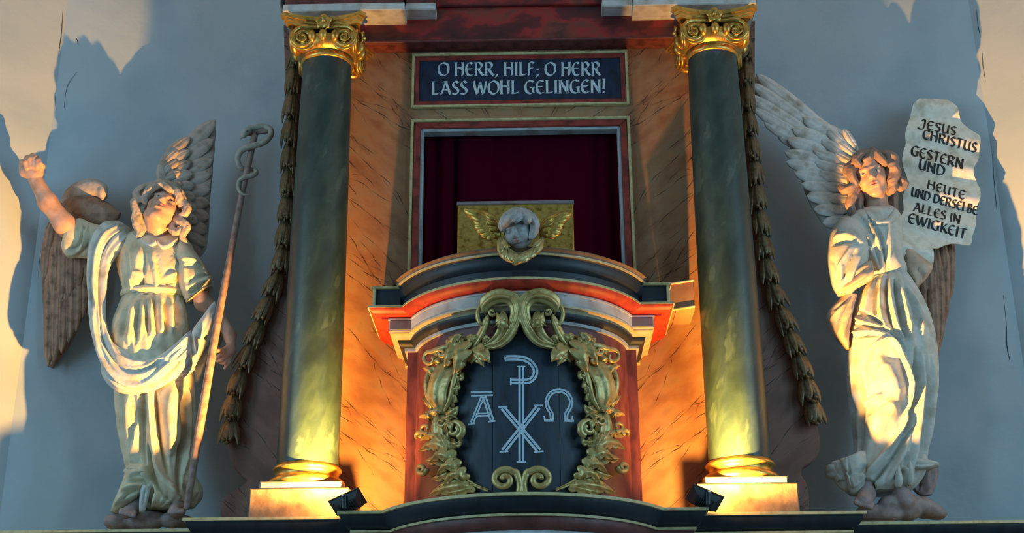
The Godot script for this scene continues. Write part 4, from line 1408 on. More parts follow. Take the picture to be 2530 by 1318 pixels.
# ---------------------------------------------------------------- sculpting: smoothly joined tapered capsules and ellipsoids, meshed as surface nets
class Clay:
	# per solid: kind (0 tapered capsule, 1 ellipsoid), a, b (or centre, radii), ra, rb, blend, sign
	var kind := PackedInt32Array()
	var a := PackedVector3Array()
	var b := PackedVector3Array()
	var ra := PackedFloat32Array()
	var rb := PackedFloat32Array()
	var k := PackedFloat32Array()
	var sg := PackedFloat32Array()
	var turn := []
	var basis := Basis()
	var origin := Vector3.ZERO
	var size := 1.0
	func cap(p: Vector3, q: Vector3, r0: float, r1: float, blend := 0.02, sign_ := 1.0) -> void:
		kind.append(0); a.append(p); b.append(q); ra.append(r0); rb.append(r1); k.append(blend); sg.append(sign_); turn.append(null)
	func ell(c: Vector3, r: Vector3, blend := 0.02, sign_ := 1.0, rot: Variant = null) -> void:
		kind.append(1); a.append(c); b.append(r); ra.append(maxf(r.x, maxf(r.y, r.z))); rb.append(minf(r.x, minf(r.y, r.z))); k.append(blend); sg.append(sign_); turn.append(rot.inverse() if rot is Basis else null)
	func one(i: int, p: Vector3) -> float:
		if kind[i] == 0:
			var ab := b[i] - a[i]
			var t := clampf((p - a[i]).dot(ab) / maxf(ab.length_squared(), 1e-9), 0.0, 1.0)
			return p.distance_to(a[i] + ab * t) - lerpf(ra[i], rb[i], t)
		var q := p - a[i]
		if turn[i] != null: q = turn[i] * q
		var k0 := (q / b[i]).length()
		var k1 := (q / (b[i] * b[i])).length()
		if k1 < 1e-6: return -rb[i]
		return k0 * (k0 - 1.0) / k1
	func at(p: Vector3, list: PackedInt32Array) -> float:
		var d := 1e3
		for i in list:
			var e := one(i, p)
			var kk := k[i]
			if sg[i] > 0.0:
				if kk > 0.0 and absf(d - e) < kk:
					var h := (kk - absf(d - e)) / kk
					d = minf(d, e) - h * h * kk * 0.25
				else: d = minf(d, e)
			else:
				e = -e
				if kk > 0.0 and absf(d - e) < kk:
					var h := (kk - absf(d - e)) / kk
					d = maxf(d, e) + h * h * kk * 0.25
				else: d = maxf(d, e)
		return d

func nets(c: Clay, cell: float) -> G:
	var lo := Vector3.INF
	var hi := -Vector3.INF
	for i in c.kind.size():
		if c.sg[i] < 0.0: continue
		var r := Vector3.ONE * (maxf(c.ra[i], c.rb[i]) + 0.5 * c.k[i])
		lo = lo.min(c.a[i] - r)
		hi = hi.max(c.a[i] + r)
		if c.kind[i] == 0:
			lo = lo.min(c.b[i] - r)
			hi = hi.max(c.b[i] + r)
	lo -= Vector3.ONE * cell * 2.0
	hi += Vector3.ONE * cell * 2.0
	const BL := 4
	var nb := Vector3i(((hi - lo) / (cell * BL)).ceil())
	var nx := nb.x * BL + 1
	var ny := nb.y * BL + 1
	var nz := nb.z * BL + 1
	var val := PackedFloat32Array()
	val.resize(nx * ny * nz)
	val.fill(1e6)
	var vert := PackedInt32Array()
	vert.resize(nx * ny * nz)
	vert.fill(-1)
	var br := cell * BL * 0.87
	var blocks := []
	var sy := nx
	var sz := nx * ny
	for bz in nb.z:
		for by in nb.y:
			for bx in nb.x:
				var ctr := lo + (Vector3(bx, by, bz) + Vector3.ONE * 0.5) * cell * BL
				var list := PackedInt32Array()
				var any := false
				for i in c.kind.size():
					var e := c.one(i, ctr)
					if c.kind[i] == 1 and e > 0.0: e *= 0.6
					if e - br < c.k[i] + cell * 2.0:
						list.append(i)
						if c.sg[i] > 0.0: any = true
				if not any: continue
				var d := c.at(ctr, list)
				if absf(d) > br * 2.2 + 0.01 and d < 0.0: continue
				blocks.append(Vector3i(bx, by, bz))
				for z in BL + 1:
					for y in BL + 1:
						var o := (bz * BL + z) * sz + (by * BL + y) * sy + bx * BL
						var p := lo + Vector3(bx * BL, by * BL + y, bz * BL + z) * cell
						for x in BL + 1:
							if val[o + x] > 9e5: val[o + x] = c.at(p, list)
							p.x += cell
	var g := G.new()
	var cells := PackedInt32Array()
	var co := [0, 1, sy, sy + 1, sz, sz + 1, sz + sy, sz + sy + 1]
	var ed := [[0, 1], [2, 3], [4, 5], [6, 7], [0, 2], [1, 3], [4, 6], [5, 7], [0, 4], [1, 5], [2, 6], [3, 7]]
	for bk in blocks:
		for z in BL:
			for y in BL:
				for x in BL:
					var gx: int = bk.x * BL + x
					var gy: int = bk.y * BL + y
					var gz: int = bk.z * BL + z
					var o := gz * sz + gy * sy + gx
					var m := 0
					for q in 8:
						if val[o + co[q]] < 0.0: m |= 1 << q
					if m == 0 or m == 255: continue
					var s := Vector3.ZERO
					var n := 0
					for e in ed:
						if ((m >> e[0]) & 1) != ((m >> e[1]) & 1):
							var v0 := val[o + co[e[0]]]
							var v1 := val[o + co[e[1]]]
							if v0 > 9e5 or v1 > 9e5: continue
							var t := v0 / (v0 - v1)
							var p0 := Vector3(e[0] & 1, (e[0] >> 1) & 1, e[0] >> 2)
							var p1 := Vector3(e[1] & 1, (e[1] >> 1) & 1, e[1] >> 2)
							s += p0.lerp(p1, t)
							n += 1
					if n == 0: continue
					vert[o] = g.pt(lo + (Vector3(gx, gy, gz) + s / n) * cell)
					cells.append(o)
	for o in cells:
		var x := o % nx
		var y := (o / nx) % ny
		var z := o / sz
		if y > 0 and z > 0: net_quad(g, vert, val, o, o + 1, -sy, -sz)
		if x > 0 and z > 0: net_quad(g, vert, val, o, o + sy, -sz, -1)
		if x > 0 and y > 0: net_quad(g, vert, val, o, o + sz, -1, -sy)
	return g

func net_quad(g: G, vert: PackedInt32Array, val: PackedFloat32Array, o: int, o2: int, d1: int, d2: int) -> void:
	var inside := val[o] < 0.0
	if inside == (val[o2] < 0.0): return
	var a := vert[o]
	var b := vert[o + d1]
	var c := vert[o + d1 + d2]
	var d := vert[o + d2]
	if a < 0 or b < 0 or c < 0 or d < 0: return
	if inside: g.quad(a, b, c, d)
	else: g.quad(d, c, b, a)

func placed(g: G, b: Basis, o: Vector3) -> G:
	for i in g.v.size(): g.v[i] = o + b * g.v[i]
	return g

# a head in its own axes: chin to crown is h, face towards +z, centre at the origin
func head_clay(h: float, child := 0.0) -> Clay:
	var c := Clay.new()
	var e := func(x: float, y: float, z: float, rx: float, ry: float, rz: float, k: float, s := 1.0) -> void: c.ell(Vector3(x, y, z) * h, Vector3(rx, ry, rz) * h, k * h, s)
	var q := func(x: float, y: float, z: float, x2: float, y2: float, z2: float, r: float, r2: float, k: float, s := 1.0) -> void: c.cap(Vector3(x, y, z) * h, Vector3(x2, y2, z2) * h, r * h, r2 * h, k * h, s)
	e.call(0.0, 0.14, -0.06, 0.335 + 0.03 * child, 0.37, 0.42, 0.0)
	e.call(0.0, -0.12, 0.09, 0.275 + 0.05 * child, 0.345, 0.285, 0.10)
	e.call(0.0, -0.39, 0.235, 0.095, 0.085, 0.09, 0.10)
	for s in [-1.0, 1.0]:
		q.call(s * 0.22, -0.26, 0.02, s * 0.06, -0.40, 0.22, 0.075, 0.07, 0.10)
		e.call(s * 0.165, -0.12 - 0.05 * child, 0.235, 0.10 + 0.03 * child, 0.095 + 0.02 * child, 0.10, 0.09)
		q.call(s * 0.06, 0.105, 0.365, s * 0.22, 0.10, 0.29, 0.032, 0.028, 0.06)
		e.call(s * 0.145, 0.015, 0.405, 0.088, 0.052, 0.075, 0.05, -1.0)
		e.call(s * 0.14, 0.018, 0.292, 0.075, 0.062, 0.062, 0.012)
		q.call(s * 0.075, 0.055, 0.345, s * 0.205, 0.045, 0.305, 0.014, 0.012, 0.012)
		q.call(s * 0.085, -0.012, 0.340, s * 0.195, -0.008, 0.305, 0.011, 0.010, 0.012)
		e.call(s * 0.345, -0.02, -0.03, 0.045, 0.125, 0.08, 0.03)
		e.call(s * 0.050, -0.125, 0.405, 0.035, 0.030, 0.040, 0.025)
	q.call(0.0, 0.09, 0.345, 0.0, -0.09, 0.455 - 0.02 * child, 0.034, 0.048, 0.05)
	e.call(0.0, -0.135, 0.425, 0.045, 0.022, 0.035, 0.02)
	for s in [-1.0, 1.0]: e.call(s * 0.024, -0.155, 0.44, 0.015, 0.014, 0.018, 0.008, -1.0)
	e.call(0.0, -0.245, 0.325, 0.115, 0.085, 0.075, 0.06)
	q.call(-0.082, -0.222, 0.355, 0.0, -0.208, 0.392, 0.016, 0.026, 0.02)
	q.call(0.082, -0.222, 0.355, 0.0, -0.208, 0.392, 0.016, 0.026, 0.02)
	q.call(-0.062, -0.262, 0.358, 0.062, -0.262, 0.358, 0.022, 0.022, 0.03)
	e.call(0.0, -0.265, 0.375, 0.05, 0.024, 0.025, 0.02)
	q.call(-0.085, -0.236, 0.385, 0.085, -0.236, 0.385, 0.010, 0.010, 0.014, -1.0)
	e.call(0.0, -0.236, 0.42, 0.05, 0.013, 0.05, 0.014, -1.0)
	e.call(0.0, -0.315, 0.375, 0.09, 0.022, 0.03, 0.04, -1.0)
	return c

func face_details(h: float, b: Basis, o: Vector3, head: Node3D, painted := true) -> void:
	for s in [-1.0, 1.0]:
		if not painted: continue
		var cl := Clay.new()
		cl.ell(Vector3(s * 0.139, 0.019, 0.300) * h, Vector3(0.064, 0.034, 0.062) * h, 0.0)
		part("eye", smooth(placed(nets(cl, 0.0022), b, o)), M.eye, head)
		var cp := Clay.new()
		cp.ell(Vector3(s * 0.139 , 0.024, 0.355) * h, Vector3(0.021, 0.023, 0.010) * h, 0.0)
		part("pupil", smooth(placed(nets(cp, 0.0012), b, o)), M.pupil, head)
	var lp := Clay.new()
	for s in [-1.0, 1.0]: lp.cap(Vector3(s * 0.072, -0.223, 0.366) * h, Vector3(0, -0.210, 0.401) * h, 0.010 * h, 0.020 * h, 0.02 * h)
	lp.cap(Vector3(-0.05, -0.262, 0.370) * h, Vector3(0.05, -0.262, 0.370) * h, 0.016 * h, 0.016 * h, 0.01 * h)
	lp.ell(Vector3(0, -0.264, 0.380) * h, Vector3(0.04, 0.020, 0.024) * h, 0.02 * h)
	part("lips", smooth(placed(nets(lp, 0.0018), b, o)), M.lip, head)

func look(roll: float, yaw: float, pitch: float) -> Basis:
	return Basis(Vector3(0, 0, 1), deg_to_rad(roll)) * Basis(Vector3(0, 1, 0), deg_to_rad(yaw)) * Basis(Vector3(1, 0, 0), deg_to_rad(pitch))

func feather(parent: Node3D, called: String, m: Material, bx: float, by: float, tx: float, ty: float, w: float, z0: float, z1: float, arch := 0.0, thick := 0.010) -> void:
	var b := P(bx, by, z0)
	var e := P(tx, ty, z1)
	var side := Vector3(-(e.y - b.y), e.x - b.x, 0).normalized()
	var mid := (b + e) * 0.5 + side * arch * b.distance_to(e) + Vector3(0, 0, 0.012)
	var g := G.new()
	blade_into(g, b, mid, e, Vector3(0, 0, 1), w / 505.0, thick, 0.0, 0, 1.25, 14, 8, -0.1)
	part(called, smooth(g), m, parent)

# a head of hair: the cap in the head's own axes, locks as ways of photo points [x, y, z, half width] joined into it, strands combed along them
func hair_mesh(cap: Clay, b: Basis, o: Vector3, ways: Array, cell := 0.0050) -> ArrayMesh:
	var inv := b.inverse()
	var segs := []
	for w in ways:
		for i in w.size() - 1:
			var n := 2
			segs.append([inv * (P(w[i][0], w[i][1], w[i][2]) - o), inv * (P(w[i + 1][0], w[i + 1][1], w[i + 1][2]) - o)])
			for k in n:
				var t0 := float(k) / n
				var t1 := float(k + 1) / n
				var c := []
				for t in [t0, t1]:
					for j in 4: c.append(cr(w[maxi(i - 1, 0)][j], w[i][j], w[i + 1][j], w[mini(i + 2, w.size() - 1)][j], t))
				var p := inv * (P(c[0], c[1], c[2]) - o)
				var q := inv * (P(c[4], c[5], c[6]) - o)
				cap.cap(p, q, c[3] / 505.0, c[7] / 505.0, 0.010)
	var g := nets(cap, cell)
	var m := smooth(g)
	var a := m.surface_get_arrays(0)
	var v: PackedVector3Array = a[Mesh.ARRAY_VERTEX]
	var nn: PackedVector3Array = a[Mesh.ARRAY_NORMAL]
	for i in v.size():
		# the nearest lock gives the way the strands run
		var best := 1e9
		var rad := Vector3.ZERO
		var dir := Vector3.UP
		for s in segs:
			var ab: Vector3 = s[1] - s[0]
			var t := clampf((v[i] - s[0]).dot(ab) / maxf(ab.length_squared(), 1e-9), 0.0, 1.0)
			var r: Vector3 = v[i] - (s[0] + ab * t)
			if r.length_squared() < best:
				best = r.length_squared()
				rad = r
				dir = ab
		dir = dir.normalized()
		var side := dir.cross(Vector3(0.3, 0.2, 0.9)).normalized()
		var up := side.cross(dir)
		var ang := atan2(rad.dot(up), rad.dot(side))
		g.v[i] = v[i] + nn[i] * 0.0026 * (sin(ang * 5.0) * 0.7 + 0.5 * noise.get_noise_3dv(v[i] * 60.0))
	return smooth(placed(g, b, o))

# ---------------------------------------------------------------- the left angel, right arm raised, staff in the other hand
func build_left_angel() -> void:
	var t := thing("angel_statue", "left carved angel with one arm raised, gazing up, cream belted robe and pale sash", "statue", Vector3(-1.85, SHELF_Y, 0.0))
	# far and near wings
	var wr := part("wing", loft([[522, 303, 534, 297, -0.12, 0.008], [476, 335, 533, 335, -0.10, 0.02], [432, 372, 528, 395, -0.09, 0.024], [410, 405, 524, 445, -0.08, 0.026], [405, 450, 519, 505, -0.09, 0.026], [430, 510, 516, 565, -0.10, 0.024], [450, 570, 510, 615, -0.11, 0.02], [468, 615, 492, 640, -0.12, 0.01]], 20, 5, [], 0.004), M.wing_grey, t)
	for f in [[432, 405, 533, 297, 24, -0.06], [420, 425, 528, 345, 24, -0.058], [418, 448, 526, 395, 23, -0.056], [422, 468, 523, 430, 21, -0.056], [430, 485, 521, 468, 21, -0.056], [438, 505, 519, 503, 20, -0.058], [445, 525, 517, 540, 20, -0.062], [452, 548, 513, 575, 18, -0.068], [460, 575, 507, 608, 17, -0.075], [470, 600, 492, 636, 15, -0.085]]:
		feather(wr, "feather", M.wing_grey, f[0], f[1], f[2], f[3], f[4], f[5], f[5] - 0.012, 0.06)
	for f in [[404, 398, 470, 340, 18, -0.035], [402, 416, 470, 372, 18, -0.033], [404, 434, 472, 402, 18, -0.031], [410, 452, 476, 430, 17, -0.03], [420, 468, 480, 460, 17, -0.032], [430, 485, 482, 490, 17, -0.035], [438, 505, 484, 520, 16, -0.04], [446, 530, 486, 552, 15, -0.045], [404, 410, 440, 372, 13, -0.02], [404, 430, 442, 398, 13, -0.018], [408, 446, 446, 425, 13, -0.016], [418, 466, 452, 455, 13, -0.018]]:
		feather(wr, "feather", M.wing_grey, f[0], f[1], f[2], f[3], f[4], f[5], f[5] - 0.006, 0.08)
	part("wing_joint", loft([[390, 468, 413, 470, -0.03, 0.02], [386, 430, 413, 436, -0.02, 0.022], [391, 405, 411, 412, -0.03, 0.018], [402, 384, 412, 390, -0.04, 0.01]], 14, 5, [[5, -0.008, 400, 462, 399, 420], [4, -0.006, 407, 462, 405, 425]], 0.002), M.wing_grey, wr)
	var wl := part("wing", loft([[130, 535, 212, 555, -0.070, 0.03], [108, 590, 220, 600, -0.090, 0.035], [102, 660, 222, 660, -0.100, 0.035], [105, 740, 218, 730, -0.110, 0.032], [110, 810, 200, 800, -0.120, 0.028], [113, 870, 165, 865, -0.130, 0.02], [117, 905, 130, 910, -0.140, 0.01]], 22, 6, [], 0.006), M.wing_brown, t)
	for f in [[125, 560, 119, 908, 17, -0.045], [140, 570, 134, 895, 18, -0.042], [156, 580, 152, 876, 18, -0.040], [172, 585, 170, 850, 18, -0.040], [188, 590, 188, 822, 17, -0.042], [202, 600, 203, 790, 16, -0.045], [214, 610, 215, 755, 13, -0.050]]:
		feather(wl, "feather", M.wing_brown, f[0], f[1], f[2], f[3], f[4], f[5], f[5] - 0.03, 0.02, 0.013)
	for f in [[122, 550, 110, 690, 16, -0.025], [138, 555, 130, 730, 17, -0.022], [155, 560, 150, 745, 17, -0.020], [172, 565, 170, 735, 17, -0.020], [190, 575, 190, 715, 17, -0.022], [206, 585, 208, 690, 15, -0.025], [130, 545, 118, 625, 14, -0.008], [148, 552, 142, 645, 15, -0.005], [166, 560, 163, 650, 15, -0.004], [184, 570, 184, 640, 14, -0.006]]:
		feather(wl, "feather", M.wing_brown, f[0], f[1], f[2], f[3], f[4], f[5], f[5] - 0.025, 0.03, 0.011)
	part("wing_crest", loft([[148, 500, 162, 508, -0.06, 0.015], [166, 468, 190, 496, -0.04, 0.03], [203, 447, 214, 488, -0.02, 0.04], [238, 444, 238, 486, -0.01, 0.04], [264, 458, 248, 492, 0.0, 0.032], [266, 485, 252, 496, 0.0, 0.015]], 18, 6, [[5, -0.006, 170, 480, 210, 462, 250, 466], [4, 0.004, 190, 470, 230, 455]], 0.004), M.wing_grey, wl)
	part("wing_shoulder", loft([[135, 510, 160, 552, -0.10, 0.02], [165, 487, 186, 560, -0.07, 0.05], [205, 481, 222, 560, -0.05, 0.06], [250, 492, 260, 560, -0.04, 0.05], [284, 514, 276, 552, -0.03, 0.03], [299, 527, 294, 540, -0.03, 0.01]], 18, 6, [[9, -0.010, 210, 500, 240, 520, 250, 545], [8, -0.01, 170, 520, 200, 540], [10, 0.008, 190, 505, 230, 505]], 0.006), M.wing_brown, wl)
	# cream robe
	var rob := part("robe", loft([[303, 733, 455, 731, 0.02, 0.085], [292, 762, 460, 758, 0.02, 0.115], [279, 800, 466, 792, 0.02, 0.14], [276, 850, 470, 840, 0.02, 0.15], [279, 905, 476, 890, 0.02, 0.145], [282, 965, 485, 950, 0.02, 0.14], [286, 1030, 488, 1020, 0.02, 0.135], [297, 1100, 485, 1090, 0.02, 0.13], [310, 1155, 482, 1150, 0.02, 0.125], [322, 1185, 485, 1182, 0.02, 0.13], [346, 1225, 487, 1222, 0.03, 0.13], [350, 1256, 474, 1246, 0.03, 0.13], [356, 1266, 440, 1262, 0.03, 0.10]], 216, 19, [
		[14, 0.014, 330, 745, 322, 800, 316, 850], [10, -0.014, 342, 745, 336, 800, 334, 850], [9, 0.012, 352, 745, 350, 800, 345, 840], [9, -0.014, 362, 742, 362, 790, 365, 830], [9, 0.012, 372, 742, 374, 800, 376, 835], [9, -0.014, 382, 742, 386, 790, 390, 830], [10, 0.013, 394, 742, 400, 790, 402, 828], [9, -0.014, 406, 742, 410, 790, 412, 825], [10, 0.012, 420, 742, 424, 790, 424, 822], [10, -0.012, 434, 745, 440, 790, 440, 815], [8, 0.010, 446, 748, 454, 790, 456, 815], [9, -0.010, 316, 748, 306, 790, 300, 840], [8, 0.008, 306, 748, 294, 790, 288, 850],
		[26, 0.035, 425, 945, 424, 1010, 428, 1070, 420, 1120], [20, 0.02, 410, 960, 408, 1040, 415, 1110], [12, -0.03, 384, 960, 392, 1040, 402, 1110, 412, 1170], [12, 0.02, 366, 960, 372, 1040, 378, 1110, 398, 1170, 430, 1200], [12, -0.025, 350, 960, 352, 1030, 350, 1100, 360, 1150], [18, 0.016, 322, 970, 318, 1040, 320, 1110, 325, 1160], [10, -0.02, 298, 975, 300, 1050, 308, 1110, 318, 1165], [12, -0.03, 448, 960, 450, 1030, 448, 1100, 444, 1160, 442, 1215], [10, 0.02, 462, 955, 464, 1030, 460, 1100, 455, 1170], [9, -0.018, 472, 960, 476, 1030, 472, 1090, 462, 1160],
		[10, 0.02, 342, 1050, 336, 1110, 332, 1160], [12, -0.03, 364, 1100, 372, 1150, 382, 1195, 410, 1225, 440, 1240], [12, 0.02, 378, 1130, 392, 1175, 420, 1205, 444, 1230], [16, 0.03, 318, 1178, 330, 1165, 352, 1160, 362, 1190], [16, -0.05, 310, 1206, 330, 1200, 356, 1206], [12, 0.02, 290, 1240, 300, 1210, 318, 1190], [14, -0.03, 372, 1200, 365, 1230, 352, 1262], [10, 0.02, 390, 1215, 384, 1240, 380, 1262], [10, 0.012, 470, 1180, 484, 1205, 486, 1225], [10, -0.02, 455, 1200, 470, 1225, 480, 1240]], 0.003, 19, 0.006), M.robe, t)
	part("bodice", loft([[335, 570, 445, 578, -0.01, 0.055], [300, 585, 470, 600, -0.005, 0.085], [280, 610, 480, 625, 0.0, 0.105], [286, 645, 476, 655, 0.01, 0.115], [296, 685, 464, 690, 0.015, 0.115], [302, 712, 456, 714, 0.018, 0.105], [301, 730, 457, 728, 0.02, 0.10], [306, 740, 452, 736, 0.02, 0.085]], 120, 12, [
		[8, 0.014, 345, 605, 340, 650, 330, 700, 325, 728], [7, -0.014, 356, 610, 356, 650, 350, 700], [16, 0.02, 338, 665, 345, 680, 332, 700], [7, -0.02, 350, 680, 352, 705, 350, 728], [7, 0.012, 372, 605, 380, 650, 386, 690, 384, 726], [7, -0.012, 386, 625, 394, 660, 408, 690, 430, 710], [22, 0.02, 418, 670, 428, 690], [6, -0.014, 415, 700, 430, 692, 440, 672], [6, 0.012, 425, 630, 440, 660, 448, 700], [6, -0.012, 436, 625, 450, 660, 456, 700], [6, 0.010, 300, 640, 306, 680, 312, 720], [6, -0.010, 315, 620, 318, 670, 324, 715],
		[5, 0.010, 310, 733, 340, 727, 380, 725, 420, 726, 452, 730], [5, -0.012, 330, 722, 340, 700], [5, -0.012, 400, 722, 396, 705], [5, -0.01, 425, 722, 432, 712]], 0.003, 0, 0.0, -0.012), M.robe, rob)
	part("belt", loft([[300, 722, 458, 721, 0.02, 0.10], [298, 730, 460, 728, 0.02, 0.112], [300, 738, 458, 736, 0.02, 0.103]], 60, 5, [], 0.004), M.robe, rob)
	part("collar", collar_left(), M.mantle, rob)
	part("sleeve", loft([[438, 600, 474, 612, 0.0, 0.07], [432, 640, 496, 640, 0.02, 0.085], [436, 680, 514, 668, 0.03, 0.085], [446, 716, 525, 690, 0.04, 0.08], [460, 748, 528, 708, 0.04, 0.066], [466, 748, 524, 712, 0.04, 0.05]], 60, 10, [[8, 0.014, 455, 650, 460, 690, 470, 730], [7, -0.014, 462, 700, 490, 684, 518, 680], [7, 0.012, 464, 712, 495, 698, 522, 692], [6, -0.014, 470, 725, 500, 708, 524, 702], [7, 0.012, 445, 640, 470, 640, 490, 650], [6, -0.01, 448, 660, 480, 658, 508, 668]], 0.003), M.robe, rob)
	part("sleeve", loft([[156, 600, 197, 541, 0.05, 0.05], [154, 616, 204, 541, 0.05, 0.065], [166, 635, 212, 545, 0.045, 0.07], [196, 636, 226, 552, 0.035, 0.07], [235, 640, 255, 560, 0.02, 0.07], [300, 645, 300, 575, 0.0, 0.06]], 60, 10, [[6, -0.014, 164, 612, 180, 618, 200, 600, 208, 560], [7, 0.013, 160, 622, 184, 628, 206, 608, 216, 560], [6, -0.013, 172, 634, 196, 628, 218, 600], [6, 0.01, 200, 555, 210, 585, 205, 620]], 0.003), M.robe, rob)
	part("robe_flare", loft([[312, 1160, 372, 1172, 0.12, 0.04], [304, 1188, 366, 1192, 0.13, 0.05], [294, 1212, 346, 1222, 0.13, 0.045], [282, 1240, 314, 1248, 0.12, 0.04], [272, 1266, 290, 1270, 0.10, 0.02]], 40, 8, [[10, 0.018, 320, 1178, 334, 1166, 356, 1164], [8, -0.02, 318, 1190, 340, 1190, 364, 1192], [8, 0.014, 300, 1215, 322, 1200, 350, 1200], [8, -0.02, 300, 1235, 320, 1218, 345, 1212], [6, 0.012, 284, 1250, 300, 1228]], 0.003), M.robe, rob)
	part("robe_flare", loft([[350, 1200, 372, 1205, 0.14, 0.03], [346, 1228, 366, 1235, 0.15, 0.03], [344, 1255, 358, 1262, 0.15, 0.025], [344, 1268, 354, 1270, 0.14, 0.012]], 24, 7, [[5, -0.012, 358, 1210, 352, 1250]], 0.002), M.mantle, rob)
	part("robe_flare", loft([[470, 1165, 482, 1175, -0.02, 0.03], [470, 1195, 494, 1195, -0.02, 0.04], [472, 1222, 501, 1212, -0.02, 0.045], [470, 1245, 498, 1232, -0.02, 0.04], [466, 1258, 482, 1252, -0.02, 0.03]], 24, 6, [[6, -0.015, 480, 1190, 486, 1225]], 0.004), M.robe, rob)
	# blue-white sash over the shoulder, down the side and across the hips
	var man := part("sash", loft([[290, 545, 336, 575, -0.02, 0.03], [256, 550, 322, 596, 0.03, 0.06], [232, 575, 300, 622, 0.07, 0.06], [218, 618, 282, 640, 0.09, 0.05], [214, 670, 264, 680, 0.09, 0.042], [217, 740, 262, 748, 0.09, 0.04], [221, 800, 264, 806, 0.10, 0.042], [231, 850, 280, 845, 0.115, 0.046], [245, 895, 312, 868, 0.13, 0.05], [258, 940, 346, 888, 0.135, 0.055], [292, 970, 384, 886, 0.14, 0.06], [348, 976, 414, 868, 0.145, 0.062], [402, 960, 440, 846, 0.14, 0.062], [448, 938, 462, 826, 0.12, 0.06], [480, 915, 474, 816, 0.09, 0.05]], 90, 9, [
		[7, 0.014, 296, 556, 262, 575, 240, 620, 232, 690, 236, 760], [6, -0.016, 310, 566, 275, 590, 254, 630, 246, 690, 247, 760, 250, 810], [7, 0.014, 318, 580, 290, 604, 266, 640, 257, 690, 256, 750], [6, -0.014, 285, 556, 250, 580, 228, 630, 223, 690, 226, 760],
		[8, 0.014, 228, 780, 240, 850, 262, 905, 300, 945, 350, 950, 400, 915, 460, 850], [7, -0.016, 246, 800, 262, 860, 300, 910, 350, 915, 400, 885, 455, 838], [7, 0.012, 258, 810, 280, 868, 320, 895, 360, 895], [7, -0.016, 240, 880, 262, 925, 310, 960, 360, 958, 410, 930, 468, 862], [7, 0.012, 330, 970, 380, 962, 430, 930, 474, 884], [6, -0.014, 380, 968, 430, 944, 476, 898], [6, 0.012, 390, 890, 430, 866, 468, 832], [6, -0.012, 400, 905, 440, 880, 470, 846], [5, 0.010, 420, 948, 455, 925, 478, 905]], 0.003, 9, 0.005), M.mantle, t)
	part("sash_end", loft([[470, 912, 474, 822, 0.08, 0.04], [490, 890, 484, 806, 0.085, 0.05], [512, 850, 502, 782, 0.08, 0.045], [530, 805, 518, 760, 0.07, 0.035], [542, 768, 531, 744, 0.05, 0.015]], 36, 8, [[6, 0.014, 478, 830, 488, 870, 478, 912], [5, -0.014, 486, 830, 496, 862, 488, 892], [5, 0.012, 498, 840, 515, 810, 528, 772], [5, -0.012, 508, 850, 524, 815, 534, 775]], 0.002), M.mantle, man)
	part("sash_end", loft([[476, 960, 478, 880, 0.0, 0.03], [496, 945, 510, 862, 0.0, 0.04], [518, 905, 540, 830, -0.01, 0.04], [545, 850, 556, 790, -0.02, 0.03], [566, 800, 560, 770, -0.03, 0.012]], 30, 7, [[5, 0.012, 490, 940, 515, 880, 548, 800], [5, -0.012, 500, 940, 528, 870, 556, 805]], 0.003), M.mantle, man)
	# raised arm with its closed hand, other arm
	var arm := Clay.new()
	var w0 := P(86, 440, 0.16)
	arm.cap(P(84, 438, 0.16), P(118, 500, 0.13), 0.034, 0.045, 0.02)
	arm.cap(P(118, 500, 0.13), P(160, 555, 0.09), 0.045, 0.052, 0.03)
	arm.cap(P(160, 555, 0.09), P(172, 568, 0.07), 0.052, 0.05, 0.03)
	arm.cap(P(172, 568, 0.07), P(225, 590, 0.04), 0.044, 0.05, 0.02)
	var ar := part("raised_arm", smooth(nets(arm, 0.007)), M.flesh, t)
	var fist := Clay.new()
	fist.cap(P(86, 442, 0.16), P(80, 428, 0.165), 0.030, 0.036, 0.02)
	fist.cap(P(64, 420, 0.165), P(92, 425, 0.165), 0.032, 0.030, 0.02)
	fist.cap(P(60, 428, 0.165), P(88, 432, 0.17), 0.022, 0.028, 0.02)
	# four fingers folded towards the palm, thumb beside them
	for f in [[54, 414, 56, 400, 62, 402, 66, 416, 0.0155], [66, 408, 68, 391, 74, 393, 76, 412, 0.0165], [78, 408, 80, 387, 86, 390, 84, 412, 0.0165], [90, 410, 92, 393, 94, 398, 90, 414, 0.0155]]:
		var r: float = f[8]
		fist.cap(P(f[0], f[1], 0.165), P(f[2], f[3], 0.185), r, r, 0.006)
		fist.cap(P(f[2], f[3], 0.185), P(f[4], f[5], 0.215), r, r * 0.95, 0.005)
		fist.cap(P(f[4], f[5], 0.215), P(f[6], f[7], 0.205), r * 0.92, r * 0.8, 0.005)
	fist.cap(P(96, 426, 0.165), P(104, 412, 0.19), 0.020, 0.016, 0.012)
	fist.cap(P(104, 412, 0.19), P(98, 404, 0.215), 0.015, 0.013, 0.006)
	part("fist", smooth(nets(fist, 0.0035)), M.flesh, ar)
	var la := Clay.new()
	la.cap(P(486, 705, 0.03), P(502, 748, 0.03), 0.046, 0.040, 0.02)
	la.cap(P(502, 748, 0.03), P(538, 775, 0.0), 0.040, 0.036, 0.03)
	la.cap(P(538, 775, 0.0), P(568, 828, 0.05), 0.036, 0.030, 0.03)
	la.cap(P(568, 828, 0.05), P(572, 856, 0.08), 0.030, 0.023, 0.02)
	var lar := part("lowered_arm", smooth(nets(la, 0.006)), M.flesh, t)
	var hd := Clay.new()
	hd.cap(P(572, 852, 0.08), P(566, 868, 0.095), 0.022, 0.025, 0.015)
	hd.cap(P(570, 868, 0.09), P(556, 878, 0.11), 0.026, 0.026, 0.015)
	hd.cap(P(564, 862, 0.10), P(551, 868, 0.13), 0.018, 0.016, 0.012)
